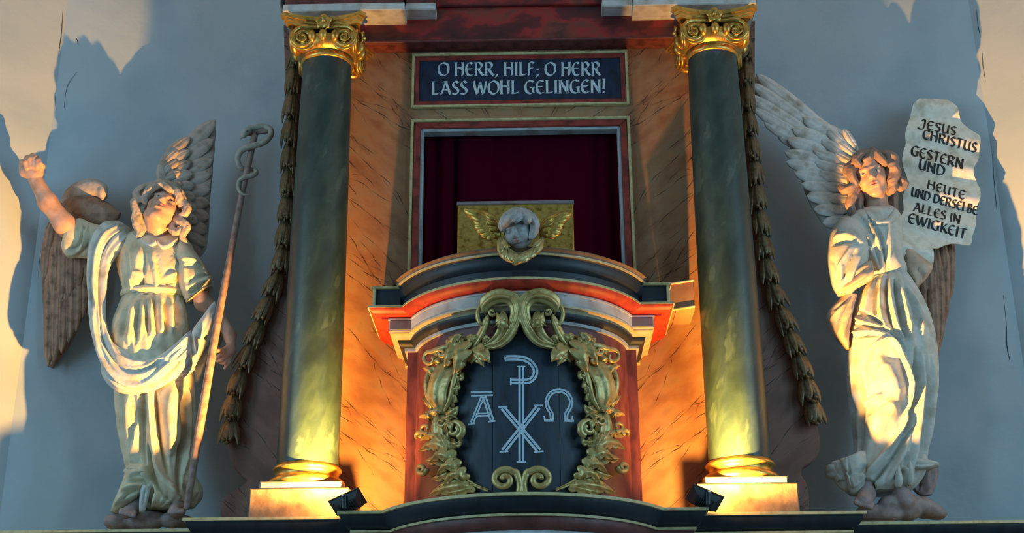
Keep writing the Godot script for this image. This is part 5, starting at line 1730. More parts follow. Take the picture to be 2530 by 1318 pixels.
	hd.cap(P(551, 868, 0.13), P(537, 867, 0.155), 0.014, 0.011, 0.006)          # thumb along the staff
	for f in [[556, 872, 0.12, 541, 882, 0.13, 530, 886, 0.115, 0.011], [560, 880, 0.11, 548, 891, 0.12, 536, 892, 0.105, 0.011], [566, 884, 0.10, 556, 898, 0.11, 545, 897, 0.10, 0.0105], [570, 882, 0.095, 565, 898, 0.10, 556, 911, 0.10, 0.0105]]:
		hd.cap(P(f[0], f[1], f[2]), P(f[3], f[4], f[5]), f[9] * 1.05, f[9], 0.006)
		hd.cap(P(f[3], f[4], f[5]), P(f[6], f[7], f[8]), f[9], f[9] * 0.8, 0.004)
	part("hand", smooth(nets(hd, 0.003)), M.flesh, lar)
	# head
	var h := 0.252
	var b := look(-19, 12, -27)
	var o := P(401, 522, 0.075)
	var c := head_clay(h)
	c.cap(Vector3(0, -0.28, -0.08) * h, b.inverse() * (P(392, 600, 0.0) - o), 0.21 * h, 0.25 * h, 0.08 * h)
	var head := part("head", smooth(placed(nets(c, 0.0042), b, o)), M.flesh, t)
	face_details(h, b, o, head)
	var cap := Clay.new()
	cap.ell(Vector3(0, 0.19, -0.11) * h, Vector3(0.375, 0.37, 0.43) * h, 0.0)
	cap.ell(Vector3(0, -0.1, -0.22) * h, Vector3(0.36, 0.36, 0.3) * h, 0.1 * h)
	cap.ell(Vector3(0, -0.09, 0.30) * h, Vector3(0.30, 0.40, 0.36) * h, 0.05 * h, -1.0)
	part("hair", hair_mesh(cap, b, o, [
		[[352, 500, 0.02, 15], [366, 474, 0.04, 16], [396, 458, 0.05, 15], [430, 466, 0.04, 15], [448, 492, 0.03, 13], [450, 530, 0.02, 12], [446, 565, 0.02, 11]],
		[[356, 492, 0.03, 14], [346, 525, 0.03, 15], [345, 560, 0.03, 13], [356, 588, 0.03, 9]],
		[[408, 456, 0.11, 9], [384, 460, 0.14, 10], [366, 474, 0.15, 10], [357, 492, 0.14, 8], [362, 502, 0.14, 5]],
		[[380, 460, 0.10, 10], [354, 466, 0.11, 11], [338, 480, 0.12, 10], [346, 494, 0.13, 7], [356, 490, 0.13, 5]],
		[[354, 488, 0.10, 11], [334, 502, 0.11, 12], [338, 522, 0.11, 10], [332, 538, 0.11, 8], [340, 548, 0.11, 5]],
		[[358, 508, 0.09, 11], [346, 532, 0.10, 12], [338, 554, 0.10, 11], [348, 574, 0.09, 9], [340, 588, 0.09, 5]],
		[[358, 520, 0.07, 11], [354, 550, 0.08, 11], [360, 578, 0.07, 9]],
		[[420, 464, 0.10, 9], [436, 474, 0.12, 10], [443, 490, 0.12, 9], [437, 500, 0.12, 6]],
		[[436, 482, 0.08, 10], [449, 496, 0.10, 10], [446, 510, 0.11, 7]],
		[[440, 502, 0.08, 10], [456, 504, 0.10, 10], [463, 516, 0.11, 9], [456, 530, 0.11, 8], [446, 532, 0.11, 5]],
		[[440, 522, 0.07, 10], [437, 546, 0.09, 10], [451, 550, 0.11, 10], [462, 560, 0.11, 9], [456, 574, 0.11, 7], [450, 586, 0.10, 6], [460, 596, 0.10, 4]],
		[[428, 550, 0.08, 8], [426, 568, 0.10, 9], [438, 574, 0.11, 8], [446, 566, 0.11, 5]],
		[[398, 454, 0.12, 8], [412, 462, 0.14, 8], [422, 472, 0.14, 6]]]), M.hair, head)
	# foot and rocks
	var ft := Clay.new()
	ft.cap(P(345, 1215, 0.07), P(336, 1255, 0.09), 0.034, 0.034, 0.02)
	ft.cap(P(336, 1258, 0.09), P(312, 1268, 0.17), 0.036, 0.028, 0.02)
	for k in 5: ft.cap(P(300 + k * 8, 1262 + k * 1.5, 0.17), P(298 + k * 8, 1268 + k * 2.0, 0.20 + 0.004 * k), 0.012, 0.010, 0.006)
	part("foot", smooth(nets(ft, 0.0045)), M.rock, t)
	var f2 := Clay.new()
	f2.cap(P(440, 1245, 0.08), P(438, 1262, 0.11), 0.036, 0.034, 0.02)
	f2.cap(P(438, 1262, 0.11), P(432, 1266, 0.19), 0.036, 0.028, 0.02)
	for k in 5: f2.cap(P(420 + k * 8, 1265 - k * 0.5, 0.18), P(419 + k * 8, 1268 - k * 0.5, 0.21), 0.012, 0.010, 0.006)
	part("foot", smooth(nets(f2, 0.0045)), M.rock, t)
	var rk := Clay.new()
	rocks(rk, [[290, 1290, 0.06, 0.065, 0.04], [335, 1294, 0.05, 0.06, 0.035], [375, 1292, 0.06, 0.055, 0.035], [425, 1286, 0.06, 0.06, 0.04], [455, 1290, 0.02, 0.05, 0.03], [360, 1280, 0.0, 0.12, 0.03], [310, 1280, 0.02, 0.06, 0.035]])
	part("rock_base", smooth(nets(rk, 0.008)), M.rock, t)

func rocks(c: Clay, list: Array) -> void:
	for r in list: c.ell(P(r[0], r[1], r[2]), Vector3(r[3], r[4], r[3] * 0.9), 0.018)

func collar_left() -> ArrayMesh:
	var g := G.new()
	for w in [[[326, 584, 0.06], [346, 598, 0.085], [368, 610, 0.10], [386, 602, 0.105]], [[388, 601, 0.105], [402, 614, 0.105], [424, 606, 0.095], [440, 596, 0.07]]]:
		var pts := []
		for q in w:
			pts.append([q[0], q[1] - 9, q[0] + 1, q[1] + 3, q[2], 0.010])
		loft_into(g, pts, 12, 5)
	return smooth(g)

func build_staff() -> void:
	var t := thing("snake_staff", "wooden staff with carved snake round its crooked top, beside the left angel", "staff", P(461, 1258, 0.19))
	part("shaft", tube([[461, 1258, 0.20, 8], [480, 1140, 0.20, 9.5], [500, 1020, 0.20, 10.5], [520, 900, 0.20, 10], [540, 785, 0.19, 9.5], [562, 670, 0.17, 9], [582, 565, 0.15, 8.5], [600, 470, 0.13, 8], [614, 405, 0.12, 8.5], [630, 330, 0.11, 9]], 16, 8), M.staff_wood, t)
	part("crosspiece", tube([[608, 331, 0.11, 7], [626, 326, 0.11, 10], [650, 323, 0.11, 9], [671, 322, 0.11, 8.5]], 14, 5), M.staff_wood, t)
	var sn := part("snake", tube([[618, 481, 0.135, 2], [606, 482, 0.145, 3], [594, 476, 0.15, 4], [588, 462, 0.145, 5], [592, 447, 0.14, 6], [605, 438, 0.15, 6.5], [622, 435, 0.145, 6.5], [633, 428, 0.12, 6.5], [629, 420, 0.10, 6.5], [612, 420, 0.09, 6.5], [597, 416, 0.11, 7], [588, 402, 0.13, 7.5], [589, 384, 0.135, 8], [601, 369, 0.14, 8.5], [627, 360, 0.145, 8.5], [652, 352, 0.14, 8.5], [667, 338, 0.13, 8], [669, 322, 0.125, 8], [655, 313, 0.125, 7.5], [634, 314, 0.13, 7.5], [616, 318, 0.14, 8], [606, 324, 0.145, 9]], 14, 6), M.snake, t)
	part("snake_head", loft([[620, 312, 622, 326, 0.14, 0.014], [608, 316, 612, 334, 0.145, 0.018], [600, 322, 606, 340, 0.145, 0.016], [594, 333, 600, 342, 0.145, 0.010], [591, 339, 594, 344, 0.145, 0.004]], 16, 5), M.snake, sn)
	part("snake_eye", tube([[611, 324, 0.160, 2.5], [611, 324, 0.163, 2.5], [611, 324, 0.166, 1.5]], 8, 2), M.pupil, sn)

# ---------------------------------------------------------------- the right angel with the scroll
func build_right_angel() -> void:
	var t := thing("angel_statue", "right carved angel with curly brown hair and flowing off-white robe behind the lettered scroll", "statue", Vector3(1.85, SHELF_Y, 0.0))
	var wl := part("wing", loft([[1852, 232, 1868, 184, -0.10, 0.008], [1872, 278, 1925, 220, -0.09, 0.016], [1915, 330, 1985, 262, -0.09, 0.02], [1955, 372, 2050, 305, -0.08, 0.024], [1975, 430, 2104, 340, -0.07, 0.026], [1998, 500, 2125, 410, -0.06, 0.028], [2035, 560, 2125, 480, -0.06, 0.028], [2058, 590, 2110, 545, -0.06, 0.02]], 20, 5, [], 0.004), M.wing_white, t)
	for f in [[2040, 312, 1868, 182, 20, -0.055], [2030, 325, 1857, 205, 20, -0.052], [2015, 336, 1850, 235, 21, -0.05], [2005, 350, 1862, 266, 20, -0.05], [2000, 362, 1888, 300, 19, -0.05], [1998, 372, 1922, 332, 17, -0.05]]:
		feather(wl, "feather", M.wing_white, f[0], f[1], f[2], f[3], f[4], f[5], f[5] - 0.008, 0.03)
	for f in [[2085, 345, 1985, 290, 21, -0.03], [2075, 362, 1958, 318, 22, -0.028], [2066, 380, 1945, 345, 21, -0.026], [2070, 402, 1938, 376, 21, -0.024], [2078, 425, 1942, 400, 21, -0.022], [2085, 445, 1962, 428, 20, -0.02], [2092, 468, 1980, 455, 20, -0.02], [2098, 490, 1992, 485, 20, -0.02], [2104, 515, 2010, 518, 19, -0.02], [2108, 540, 2032, 552, 18, -0.02], [2112, 560, 2050, 578, 15, -0.022]]:
		feather(wl, "feather", M.wing_white, f[0], f[1], f[2], f[3], f[4], f[5], f[5] - 0.008, 0.03)
	for f in [[2110, 375, 2045, 322, 15, -0.006], [2112, 395, 2030, 345, 16, -0.005], [2112, 412, 2010, 372, 16, -0.004], [2112, 430, 2012, 400, 16, -0.003], [2112, 448, 2022, 428, 16, -0.002], [2112, 468, 2034, 458, 15, -0.002], [2114, 490, 2044, 490, 15, -0.002], [2114, 510, 2056, 522, 14, -0.003], [2120, 375, 2084, 318, 11, 0.004], [2122, 392, 2070, 350, 12, 0.006], [2122, 410, 2062, 378, 12, 0.008], [2120, 430, 2062, 408, 12, 0.008], [2118, 450, 2070, 438, 12, 0.008]]:
		feather(wl, "feather", M.wing_white, f[0], f[1], f[2], f[3], f[4], f[5], f[5] - 0.012, 0.04)
	var wr := part("wing", loft([[2236, 595, 2360, 592, -0.13, 0.02], [2232, 660, 2360, 645, -0.13, 0.03], [2252, 725, 2352, 705, -0.14, 0.03], [2276, 785, 2342, 765, -0.15, 0.026], [2298, 840, 2332, 825, -0.16, 0.02], [2310, 892, 2318, 886, -0.17, 0.008]], 20, 6, [], 0.006), M.wing_brown, t)
	for f in [[2262, 600, 2275, 770, 15, -0.095], [2280, 600, 2296, 820, 16, -0.092], [2300, 598, 2312, 880, 16, -0.09], [2318, 598, 2322, 850, 16, -0.09], [2334, 600, 2332, 800, 15, -0.092], [2348, 600, 2344, 745, 13, -0.096], [2290, 600, 2300, 700, 13, -0.072], [2310, 598, 2318, 710, 13, -0.07], [2330, 598, 2338, 690, 13, -0.072]]:
		feather(wr, "feather", M.wing_brown, f[0], f[1], f[2], f[3], f[4], f[5], f[5] - 0.05, 0.0, 0.012)
	var rob := part("robe", loft([[2150, 690, 2242, 676, 0.02, 0.075], [2128, 718, 2262, 706, 0.02, 0.105], [2112, 760, 2284, 750, 0.02, 0.135], [2100, 810, 2303, 800, 0.02, 0.15], [2093, 870, 2315, 862, 0.02, 0.155], [2092, 935, 2318, 935, 0.02, 0.15], [2096, 1000, 2312, 1010, 0.02, 0.14], [2105, 1060, 2302, 1075, 0.02, 0.13], [2109, 1105, 2292, 1122, 0.02, 0.125], [2100, 1140, 2290, 1146, 0.02, 0.13], [2090, 1170, 2284, 1175, 0.02, 0.135], [2086, 1205, 2262, 1205, 0.02, 0.13], [2098, 1222, 2240, 1218, 0.02, 0.10]], 216, 19, [
		[8, 0.016, 2160, 695, 2146, 740, 2140, 790], [7, -0.018, 2172, 695, 2160, 740, 2162, 790], [8, 0.016, 2180, 690, 2176, 740, 2182, 790, 2200, 830], [7, -0.018, 2190, 690, 2188, 740, 2198, 790, 2218, 835], [7, 0.018, 2198, 688, 2202, 740, 2216, 800, 2232, 835], [8, -0.022, 2210, 690, 2216, 740, 2230, 800, 2240, 835], [7, 0.018, 2222, 700, 2234, 750, 2246, 800, 2250, 828], [9, -0.012, 2234, 700, 2256, 760, 2262, 800], [8, 0.012, 2244, 710, 2272, 770, 2280, 830],
		[8, -0.022, 2120, 765, 2150, 785, 2185, 805], [9, 0.02, 2112, 785, 2150, 800, 2190, 812], [8, -0.022, 2108, 802, 2150, 808, 2195, 818, 2225, 850, 2240, 900], [9, 0.02, 2106, 822, 2150, 820, 2190, 826], [7, -0.016, 2106, 834, 2150, 828, 2185, 828],
		[10, 0.03, 2140, 960, 2142, 900, 2160, 860, 2200, 838, 2222, 856, 2238, 900, 2250, 960, 2250, 1010], [34, 0.03, 2180, 890, 2205, 940, 2222, 985], [34, 0.03, 2215, 990, 2185, 1030, 2155, 1075], [10, -0.03, 2262, 860, 2262, 940, 2256, 1010, 2240, 1060, 2190, 1130], [10, 0.02, 2276, 870, 2278, 950, 2272, 1020, 2262, 1100, 2250, 1180], [9, -0.022, 2290, 880, 2292, 960, 2286, 1040, 2278, 1110, 2264, 1180], [8, 0.014, 2304, 880, 2306, 960, 2298, 1050, 2286, 1120],
		[10, -0.028, 2128, 900, 2132, 980, 2128, 1050, 2122, 1120], [9, 0.018, 2112, 880, 2112, 950, 2118, 1010], [8, -0.014, 2102, 900, 2104, 970, 2110, 1040], [9, 0.016, 2130, 1010, 2150, 990, 2180, 975], [8, -0.014, 2140, 1030, 2160, 1010, 2200, 990],
		[12, 0.025, 2245, 1030, 2220, 1080, 2180, 1130, 2130, 1190], [12, -0.03, 2252, 1060, 2220, 1110, 2180, 1160, 2140, 1205], [12, 0.02, 2240, 1100, 2215, 1150, 2190, 1195], [10, -0.022, 2245, 1120, 2230, 1170, 2218, 1205], [9, -0.03, 2224, 1150, 2222, 1185, 2228, 1205], [9, 0.02, 2236, 1150, 2240, 1180, 2234, 1205], [7, -0.07, 2224, 1156, 2222, 1185, 2226, 1206], [6, -0.05, 2246, 1165, 2250, 1190], [16, -0.06, 2110, 1206, 2135, 1194, 2160, 1204]], 0.003, 17, 0.006), M.robe_white, t)
	part("bodice", loft([[2125, 520, 2205, 512, 0.0, 0.05], [2085, 535, 2222, 528, 0.0, 0.085], [2062, 562, 2228, 555, 0.0, 0.10], [2078, 605, 2228, 600, 0.01, 0.11], [2120, 648, 2232, 640, 0.018, 0.105], [2146, 678, 2240, 666, 0.02, 0.09], [2150, 694, 2240, 680, 0.02, 0.072]], 100, 12, [[8, 0.015, 2130, 530, 2160, 570, 2175, 620, 2180, 670], [7, -0.016, 2145, 540, 2172, 580, 2186, 640, 2188, 680], [7, 0.014, 2190, 530, 2196, 580, 2198, 640], [8, 0.014, 2095, 560, 2130, 575, 2160, 610], [7, -0.016, 2085, 572, 2120, 590, 2150, 620], [8, 0.012, 2140, 600, 2165, 640, 2175, 675], [5, 0.010, 2150, 686, 2190, 680, 2236, 674]], 0.003), M.robe_white, rob)
	part("neckline", loft([[2128, 505, 2140, 530, 0.05, 0.02], [2142, 530, 2150, 550, 0.085, 0.02], [2165, 545, 2168, 562, 0.10, 0.02], [2190, 540, 2200, 556, 0.09, 0.02], [2208, 515, 2224, 535, 0.05, 0.02]], 14, 6), M.robe_white, rob)
	part("sleeve", loft([[2075, 540, 2140, 560, 0.03, 0.06], [2052, 575, 2150, 600, 0.06, 0.085], [2046, 620, 2145, 640, 0.08, 0.085], [2047, 660, 2138, 668, 0.09, 0.08], [2056, 705, 2122, 705, 0.09, 0.07], [2070, 732, 2104, 728, 0.085, 0.04]], 70, 10, [[8, 0.016, 2060, 590, 2090, 580, 2120, 590], [7, -0.018, 2058, 604, 2090, 596, 2130, 606], [8, 0.014, 2110, 600, 2085, 640, 2062, 680], [7, -0.018, 2120, 610, 2098, 650, 2078, 695], [8, 0.014, 2130, 620, 2112, 660, 2098, 700], [7, -0.014, 2052, 640, 2066, 660, 2062, 700], [7, 0.012, 2080, 650, 2080, 690, 2078, 724]], 0.003), M.robe_white, rob)
	part("cuff", loft([[2068, 728, 2088, 695, 0.10, 0.04], [2098, 722, 2108, 672, 0.12, 0.05], [2128, 708, 2128, 655, 0.13, 0.05], [2158, 690, 2150, 645, 0.13, 0.04]], 40, 8, [[7, 0.012, 2080, 715, 2115, 695, 2152, 670], [6, -0.014, 2090, 720, 2120, 705, 2155, 682], [6, -0.012, 2085, 700, 2110, 682, 2145, 658]], 0.004), M.robe_rose, rob)
	part("sleeve", loft([[2225, 620, 2262, 628, 0.0, 0.05], [2236, 665, 2300, 655, 0.02, 0.05], [2250, 695, 2300, 672, 0.02, 0.05], [2262, 716, 2288, 690, 0.01, 0.03]], 36, 8, [[6, 0.012, 2250, 660, 2265, 690, 2268, 712], [6, -0.012, 2262, 660, 2280, 680, 2282, 695]], 0.004), M.robe_rose, rob)
	part("drape", loft([[2078, 735, 2118, 730, 0.06, 0.04], [2048, 768, 2108, 765, 0.06, 0.05], [2042, 795, 2102, 800, 0.06, 0.05], [2054, 822, 2098, 830, 0.06, 0.045], [2074, 846, 2098, 850, 0.06, 0.035], [2090, 864, 2098, 864, 0.06, 0.015]], 40, 8, [[6, 0.012, 2096, 745, 2070, 770, 2050, 800], [5, -0.014, 2104, 745, 2082, 780, 2064, 825], [6, 0.012, 2108, 750, 2092, 790, 2080, 845], [5, -0.012, 2090, 745, 2062, 765]], 0.003), M.robe_rose, rob)
	# the hem thrown out on both sides
	part("robe_flare", loft([[2135, 1112, 2128, 1226, 0.07, 0.07], [2112, 1122, 2112, 1224, 0.09, 0.06], [2092, 1130, 2104, 1220, 0.10, 0.045], [2078, 1134, 2100, 1214, 0.105, 0.03], [2074, 1136, 2097, 1210, 0.10, 0.012]], 44, 8, [[8, 0.016, 2082, 1142, 2105, 1136, 2135, 1120], [8, -0.02, 2092, 1170, 2112, 1172, 2140, 1150], [8, 0.014, 2098, 1200, 2115, 1196, 2140, 1170], [4, -0.008, 2094, 1136, 2100, 1170, 2104, 1210]], 0.003), M.robe_white, rob)
	part("robe_flare", loft([[2096, 1138, 2100, 1216, 0.03, 0.05], [2072, 1138, 2086, 1214, 0.04, 0.055], [2056, 1142, 2074, 1204, 0.04, 0.05], [2050, 1152, 2064, 1194, 0.03, 0.025]], 36, 7, [[8, -0.02, 2056, 1160, 2080, 1172], [7, 0.015, 2062, 1150, 2084, 1150], [8, -0.02, 2070, 1195, 2092, 1196]], 0.004), M.mantle, rob)
	part("hem_roll", loft([[2068, 1146, 2072, 1186, 0.03, 0.045], [2050, 1148, 2056, 1184, 0.03, 0.045], [2039, 1154, 2044, 1182, 0.02, 0.03], [2036, 1160, 2040, 1176, 0.01, 0.012]], 24, 6, [[5, -0.02, 2040, 1168, 2066, 1168], [5, 0.01, 2042, 1156, 2064, 1152]], 0.003), M.mantle, rob)
	part("robe_flare", loft([[2230, 1120, 2236, 1172, 0.04, 0.09], [2262, 1136, 2264, 1170, 0.06, 0.09], [2290, 1140, 2292, 1162, 0.06, 0.075], [2312, 1144, 2314, 1156, 0.05, 0.04], [2319, 1150, 2319, 1156, 0.04, 0.012]], 40, 8, [[7, 0.016, 2240, 1150, 2275, 1156, 2308, 1150], [6, -0.02, 2240, 1166, 2270, 1168, 2296, 1162]], 0.003), M.robe_white, rob)
	part("hem_lining", loft([[2240, 1158, 2316, 1150, -0.03, 0.04], [2248, 1185, 2320, 1172, -0.03, 0.035], [2256, 1212, 2312, 1204, -0.03, 0.03], [2276, 1228, 2302, 1224, -0.03, 0.02]], 36, 8, [[8, -0.02, 2265, 1165, 2270, 1210], [8, 0.016, 2290, 1160, 2292, 1215], [6, -0.015, 2304, 1160, 2304, 1200]], 0.004), M.rock, rob)
	for f in [[2206, 1128, 2214, 1205, 0.145], [2238, 1130, 2242, 1200, 0.13]]:
		part("hem_flute", loft([[f[0], f[1], f[0] + 14, f[1] + 2, f[4] - 0.03, 0.02], [f[0] + 2, f[1] + 30, f[0] + 18, f[1] + 32, f[4], 0.03], [f[2] - 4, f[3] - 15, f[2] + 16, f[3] - 12, f[4] + 0.005, 0.03], [f[2], f[3], f[2] + 10, f[3] + 2, f[4], 0.02]], 20, 6, [], 0.003), M.robe_white, rob)
	# head
	var h := 0.250
	var b := look(11, -18, 9)
	var o := P(2151, 437, 0.06)
	var c := head_clay(h)
	c.cap(Vector3(0, -0.28, -0.08) * h, b.inverse() * (P(2168, 548, -0.01) - o), 0.23 * h, 0.27 * h, 0.08 * h)
	var head := part("head", smooth(placed(nets(c, 0.0042), b, o)), M.flesh, t)
	face_details(h, b, o, head)
	var cap := Clay.new()
	cap.ell(Vector3(0, 0.19, -0.11) * h, Vector3(0.375, 0.36, 0.43) * h, 0.0)
	cap.ell(Vector3(0, -0.12, -0.24) * h, Vector3(0.36, 0.42, 0.28) * h, 0.1 * h)
	cap.ell(Vector3(0, -0.10, 0.31) * h, Vector3(0.30, 0.40, 0.36) * h, 0.05 * h, -1.0)
	part("hair", hair_mesh(cap, b, o, [
		[[2106, 450, 0.02, 14], [2108, 418, 0.03, 15], [2126, 392, 0.04, 15], [2156, 384, 0.04, 15], [2186, 394, 0.03, 15], [2200, 424, 0.02, 15], [2202, 462, 0.02, 13]],
		[[2112, 450, 0.02, 14], [2112, 490, 0.0, 15], [2116, 530, -0.02, 13]],
		[[2200, 455, 0.0, 14], [2206, 490, -0.02, 13], [2208, 525, -0.03, 10]],
		[[2142, 378, 0.11, 10], [2124, 384, 0.13, 12], [2114, 398, 0.14, 10], [2124, 408, 0.15, 7]],
		[[2155, 374, 0.11, 11], [2166, 384, 0.14, 11], [2178, 396, 0.15, 10], [2187, 406, 0.14, 7]],
		[[2150, 380, 0.13, 9], [2147, 391, 0.15, 8], [2136, 397, 0.15, 6]],
		[[2175, 384, 0.10, 11], [2194, 384, 0.12, 12], [2209, 392, 0.12, 11], [2208, 406, 0.12, 9], [2196, 408, 0.13, 6]],
		[[2188, 398, 0.10, 11], [2204, 412, 0.12, 12], [2215, 426, 0.11, 11], [2208, 444, 0.11, 9], [2197, 448, 0.11, 6]],
		[[2196, 420, 0.09, 11], [2202, 440, 0.10, 12], [2206, 464, 0.09, 11], [2196, 476, 0.08, 8]],
		[[2206, 440, 0.06, 10], [2224, 446, 0.07, 10], [2236, 454, 0.07, 9], [2226, 466, 0.07, 8], [2214, 460, 0.07, 6]],
		[[2122, 402, 0.09, 10], [2108, 408, 0.10, 11], [2096, 416, 0.10, 11], [2091, 430, 0.10, 9]],
		[[2116, 412, 0.10, 9], [2104, 422, 0.12, 10], [2105, 440, 0.12, 10], [2114, 454, 0.12, 8]],
		[[2114, 450, 0.09, 10], [2102, 464, 0.11, 11], [2086, 471, 0.10, 10], [2077, 462, 0.09, 7]],
		[[2118, 464, 0.07, 10], [2106, 486, 0.08, 11], [2099, 508, 0.07, 11], [2106, 528, 0.06, 9], [2099, 543, 0.05, 6]],
		[[2126, 482, 0.05, 10], [2121, 507, 0.05, 10], [2128, 530, 0.04, 8]]]), M.hair_brown, head)
	var ft := Clay.new()
	ft.cap(P(2140, 1195, 0.08), P(2142, 1222, 0.10), 0.034, 0.034, 0.02)
	ft.cap(P(2142, 1222, 0.10), P(2134, 1240, 0.17), 0.040, 0.036, 0.02)
	for k in 5: ft.cap(P(2118 + k * 9, 1236 + k * 3, 0.16), P(2115 + k * 9, 1243 + k * 3.2, 0.19), 0.0125, 0.0115, 0.006)
	part("foot", smooth(nets(ft, 0.0045)), M.rock, t)
	var rk := Clay.new()
	rocks(rk, [[2150, 1270, 0.06, 0.07, 0.045], [2200, 1250, 0.07, 0.06, 0.05], [2228, 1225, 0.09, 0.042, 0.045], [2240, 1262, 0.06, 0.07, 0.05], [2290, 1262, 0.03, 0.07, 0.04], [2316, 1270, 0.02, 0.045, 0.03], [2190, 1276, 0.08, 0.07, 0.03], [2270, 1245, 0.03, 0.06, 0.035]])
	rk.cap(P(2225, 1210, 0.10), P(2240, 1240, 0.12), 0.03, 0.035, 0.02)
	rk.cap(P(2260, 1240, 0.08), P(2325, 1268, 0.06), 0.03, 0.02, 0.02)
	part("rock_base", smooth(nets(rk, 0.008)), M.rock, t)

# ---------------------------------------------------------------- the lettered scroll
const SCZ := 0.0
func scroll_z(q: Vector2) -> float:
	# waves that run across the sheet, which leans back towards its top
	var dn := (q - Vector2(2330, 250)).dot(Vector2(-0.16, 0.987))
	return SCZ + 0.014 * sin(dn * 0.088 + 0.5) + 0.0003 * (dn - 380.0) + 0.006 * sin(q.x * 0.02)

func build_scroll() -> void:
	var t := thing("lettered_scroll", "wavy parchment scroll with black calligraphic capitals, held by the right angel", "scroll", P(2300, 640, SCZ))
	# left and right edges by row
	var rows_px := [[2272, 243, 2340, 246], [2258, 256, 2364, 262], [2252, 275, 2370, 282], [2248, 292, 2376, 302], [2240, 315, 2400, 322], [2236, 335, 2422, 338], [2238, 355, 2420, 368], [2232, 375, 2418, 392], [2229, 395, 2408, 412], [2232, 415, 2406, 430], [2240, 435, 2414, 452], [2242, 452, 2422, 470], [2236, 470, 2422, 490], [2230, 488, 2414, 512], [2232, 505, 2412, 535], [2232, 522, 2410, 560], [2222, 540, 2402, 585], [2214, 556, 2396, 605], [2206, 580, 2350, 602], [2200, 604, 2316, 614]]
	var g := G.new()
	var n := rows_px.size() - 1
	var nx := 24
	var top := []
	var bot := []
	for s in n * 5 + 1:
		var i := mini(s / 5, n - 1)
		var f := float(s - i * 5) / 5.0
		var c := []
		for k in 4: c.append(cr(rows_px[maxi(i - 1, 0)][k], rows_px[i][k], rows_px[i + 1][k], rows_px[mini(i + 2, n)][k], f))
		var rt := PackedInt32Array()
		var rb := PackedInt32Array()
		for j in nx + 1:
			var q := Vector2(c[0], c[1]).lerp(Vector2(c[2], c[3]), float(j) / nx)
			var z := scroll_z(q)
			rt.append(g.pt(P(q.x, q.y, z)))
			rb.append(g.pt(P(q.x, q.y, z) + Vector3(0, 0, -0.009)))
		top.append(rt)
		bot.append(rb)
	var m := top.size() - 1
	for s in m:
		for j in nx:
			g.quad(top[s][j], top[s + 1][j], top[s + 1][j + 1], top[s][j + 1])
			g.quad(bot[s][j], bot[s][j + 1], bot[s + 1][j + 1], bot[s + 1][j])
		g.quad(top[s][0], bot[s][0], bot[s + 1][0], top[s + 1][0])
		g.quad(top[s][nx], top[s + 1][nx], bot[s + 1][nx], bot[s][nx])
	for j in nx:
		g.quad(top[0][j], top[0][j + 1], bot[0][j + 1], bot[0][j])
		g.quad(top[m][j], bot[m][j], bot[m][j + 1], top[m][j + 1])
	part("sheet", creased(g, 50), M.parchment, t)
	part("rolled_end", loft([[2205, 578, 2208, 640, SCZ - 0.005, 0.045], [2210, 588, 2212, 644, SCZ - 0.005, 0.05], [2250, 602, 2254, 655, SCZ - 0.005, 0.05], [2296, 612, 2298, 664, SCZ - 0.005, 0.05], [2300, 616, 2300, 660, SCZ - 0.005, 0.044]], 28, 6, [[4, -0.006, 2210, 612, 2250, 624, 2300, 634]], 0.002), M.parchment, t)
	var put := func(q: Vector2, lift: float) -> Vector3:
		var p := P(q.x, q.y, scroll_z(q))
		return p + Vector3(0, 0, lift * 0.75 + 0.0002)
	for l in [["JESUS", 2270, 315, 2360, 335, 21], ["CHRISTUS", 2279, 342, 2411, 378, 23], ["GESTERN", 2250, 383, 2378, 418, 24], ["UND", 2268, 417, 2332, 436, 24], ["HEUTE", 2290, 466, 2383, 494, 21], ["UND DERSELBE", 2250, 484, 2414, 532, 21], ["ALLES IN", 2256, 521, 2371, 554, 21], ["EWIGKEIT", 2243, 550, 2385, 591, 24]]:
		lettering(t, "lettering", l[0], Vector2(l[1], l[2]), Vector2(l[3], l[4]), l[5], 0.0, M.letter_black, 0.0, put, 0.135, Vector2(0.16, -0.98))

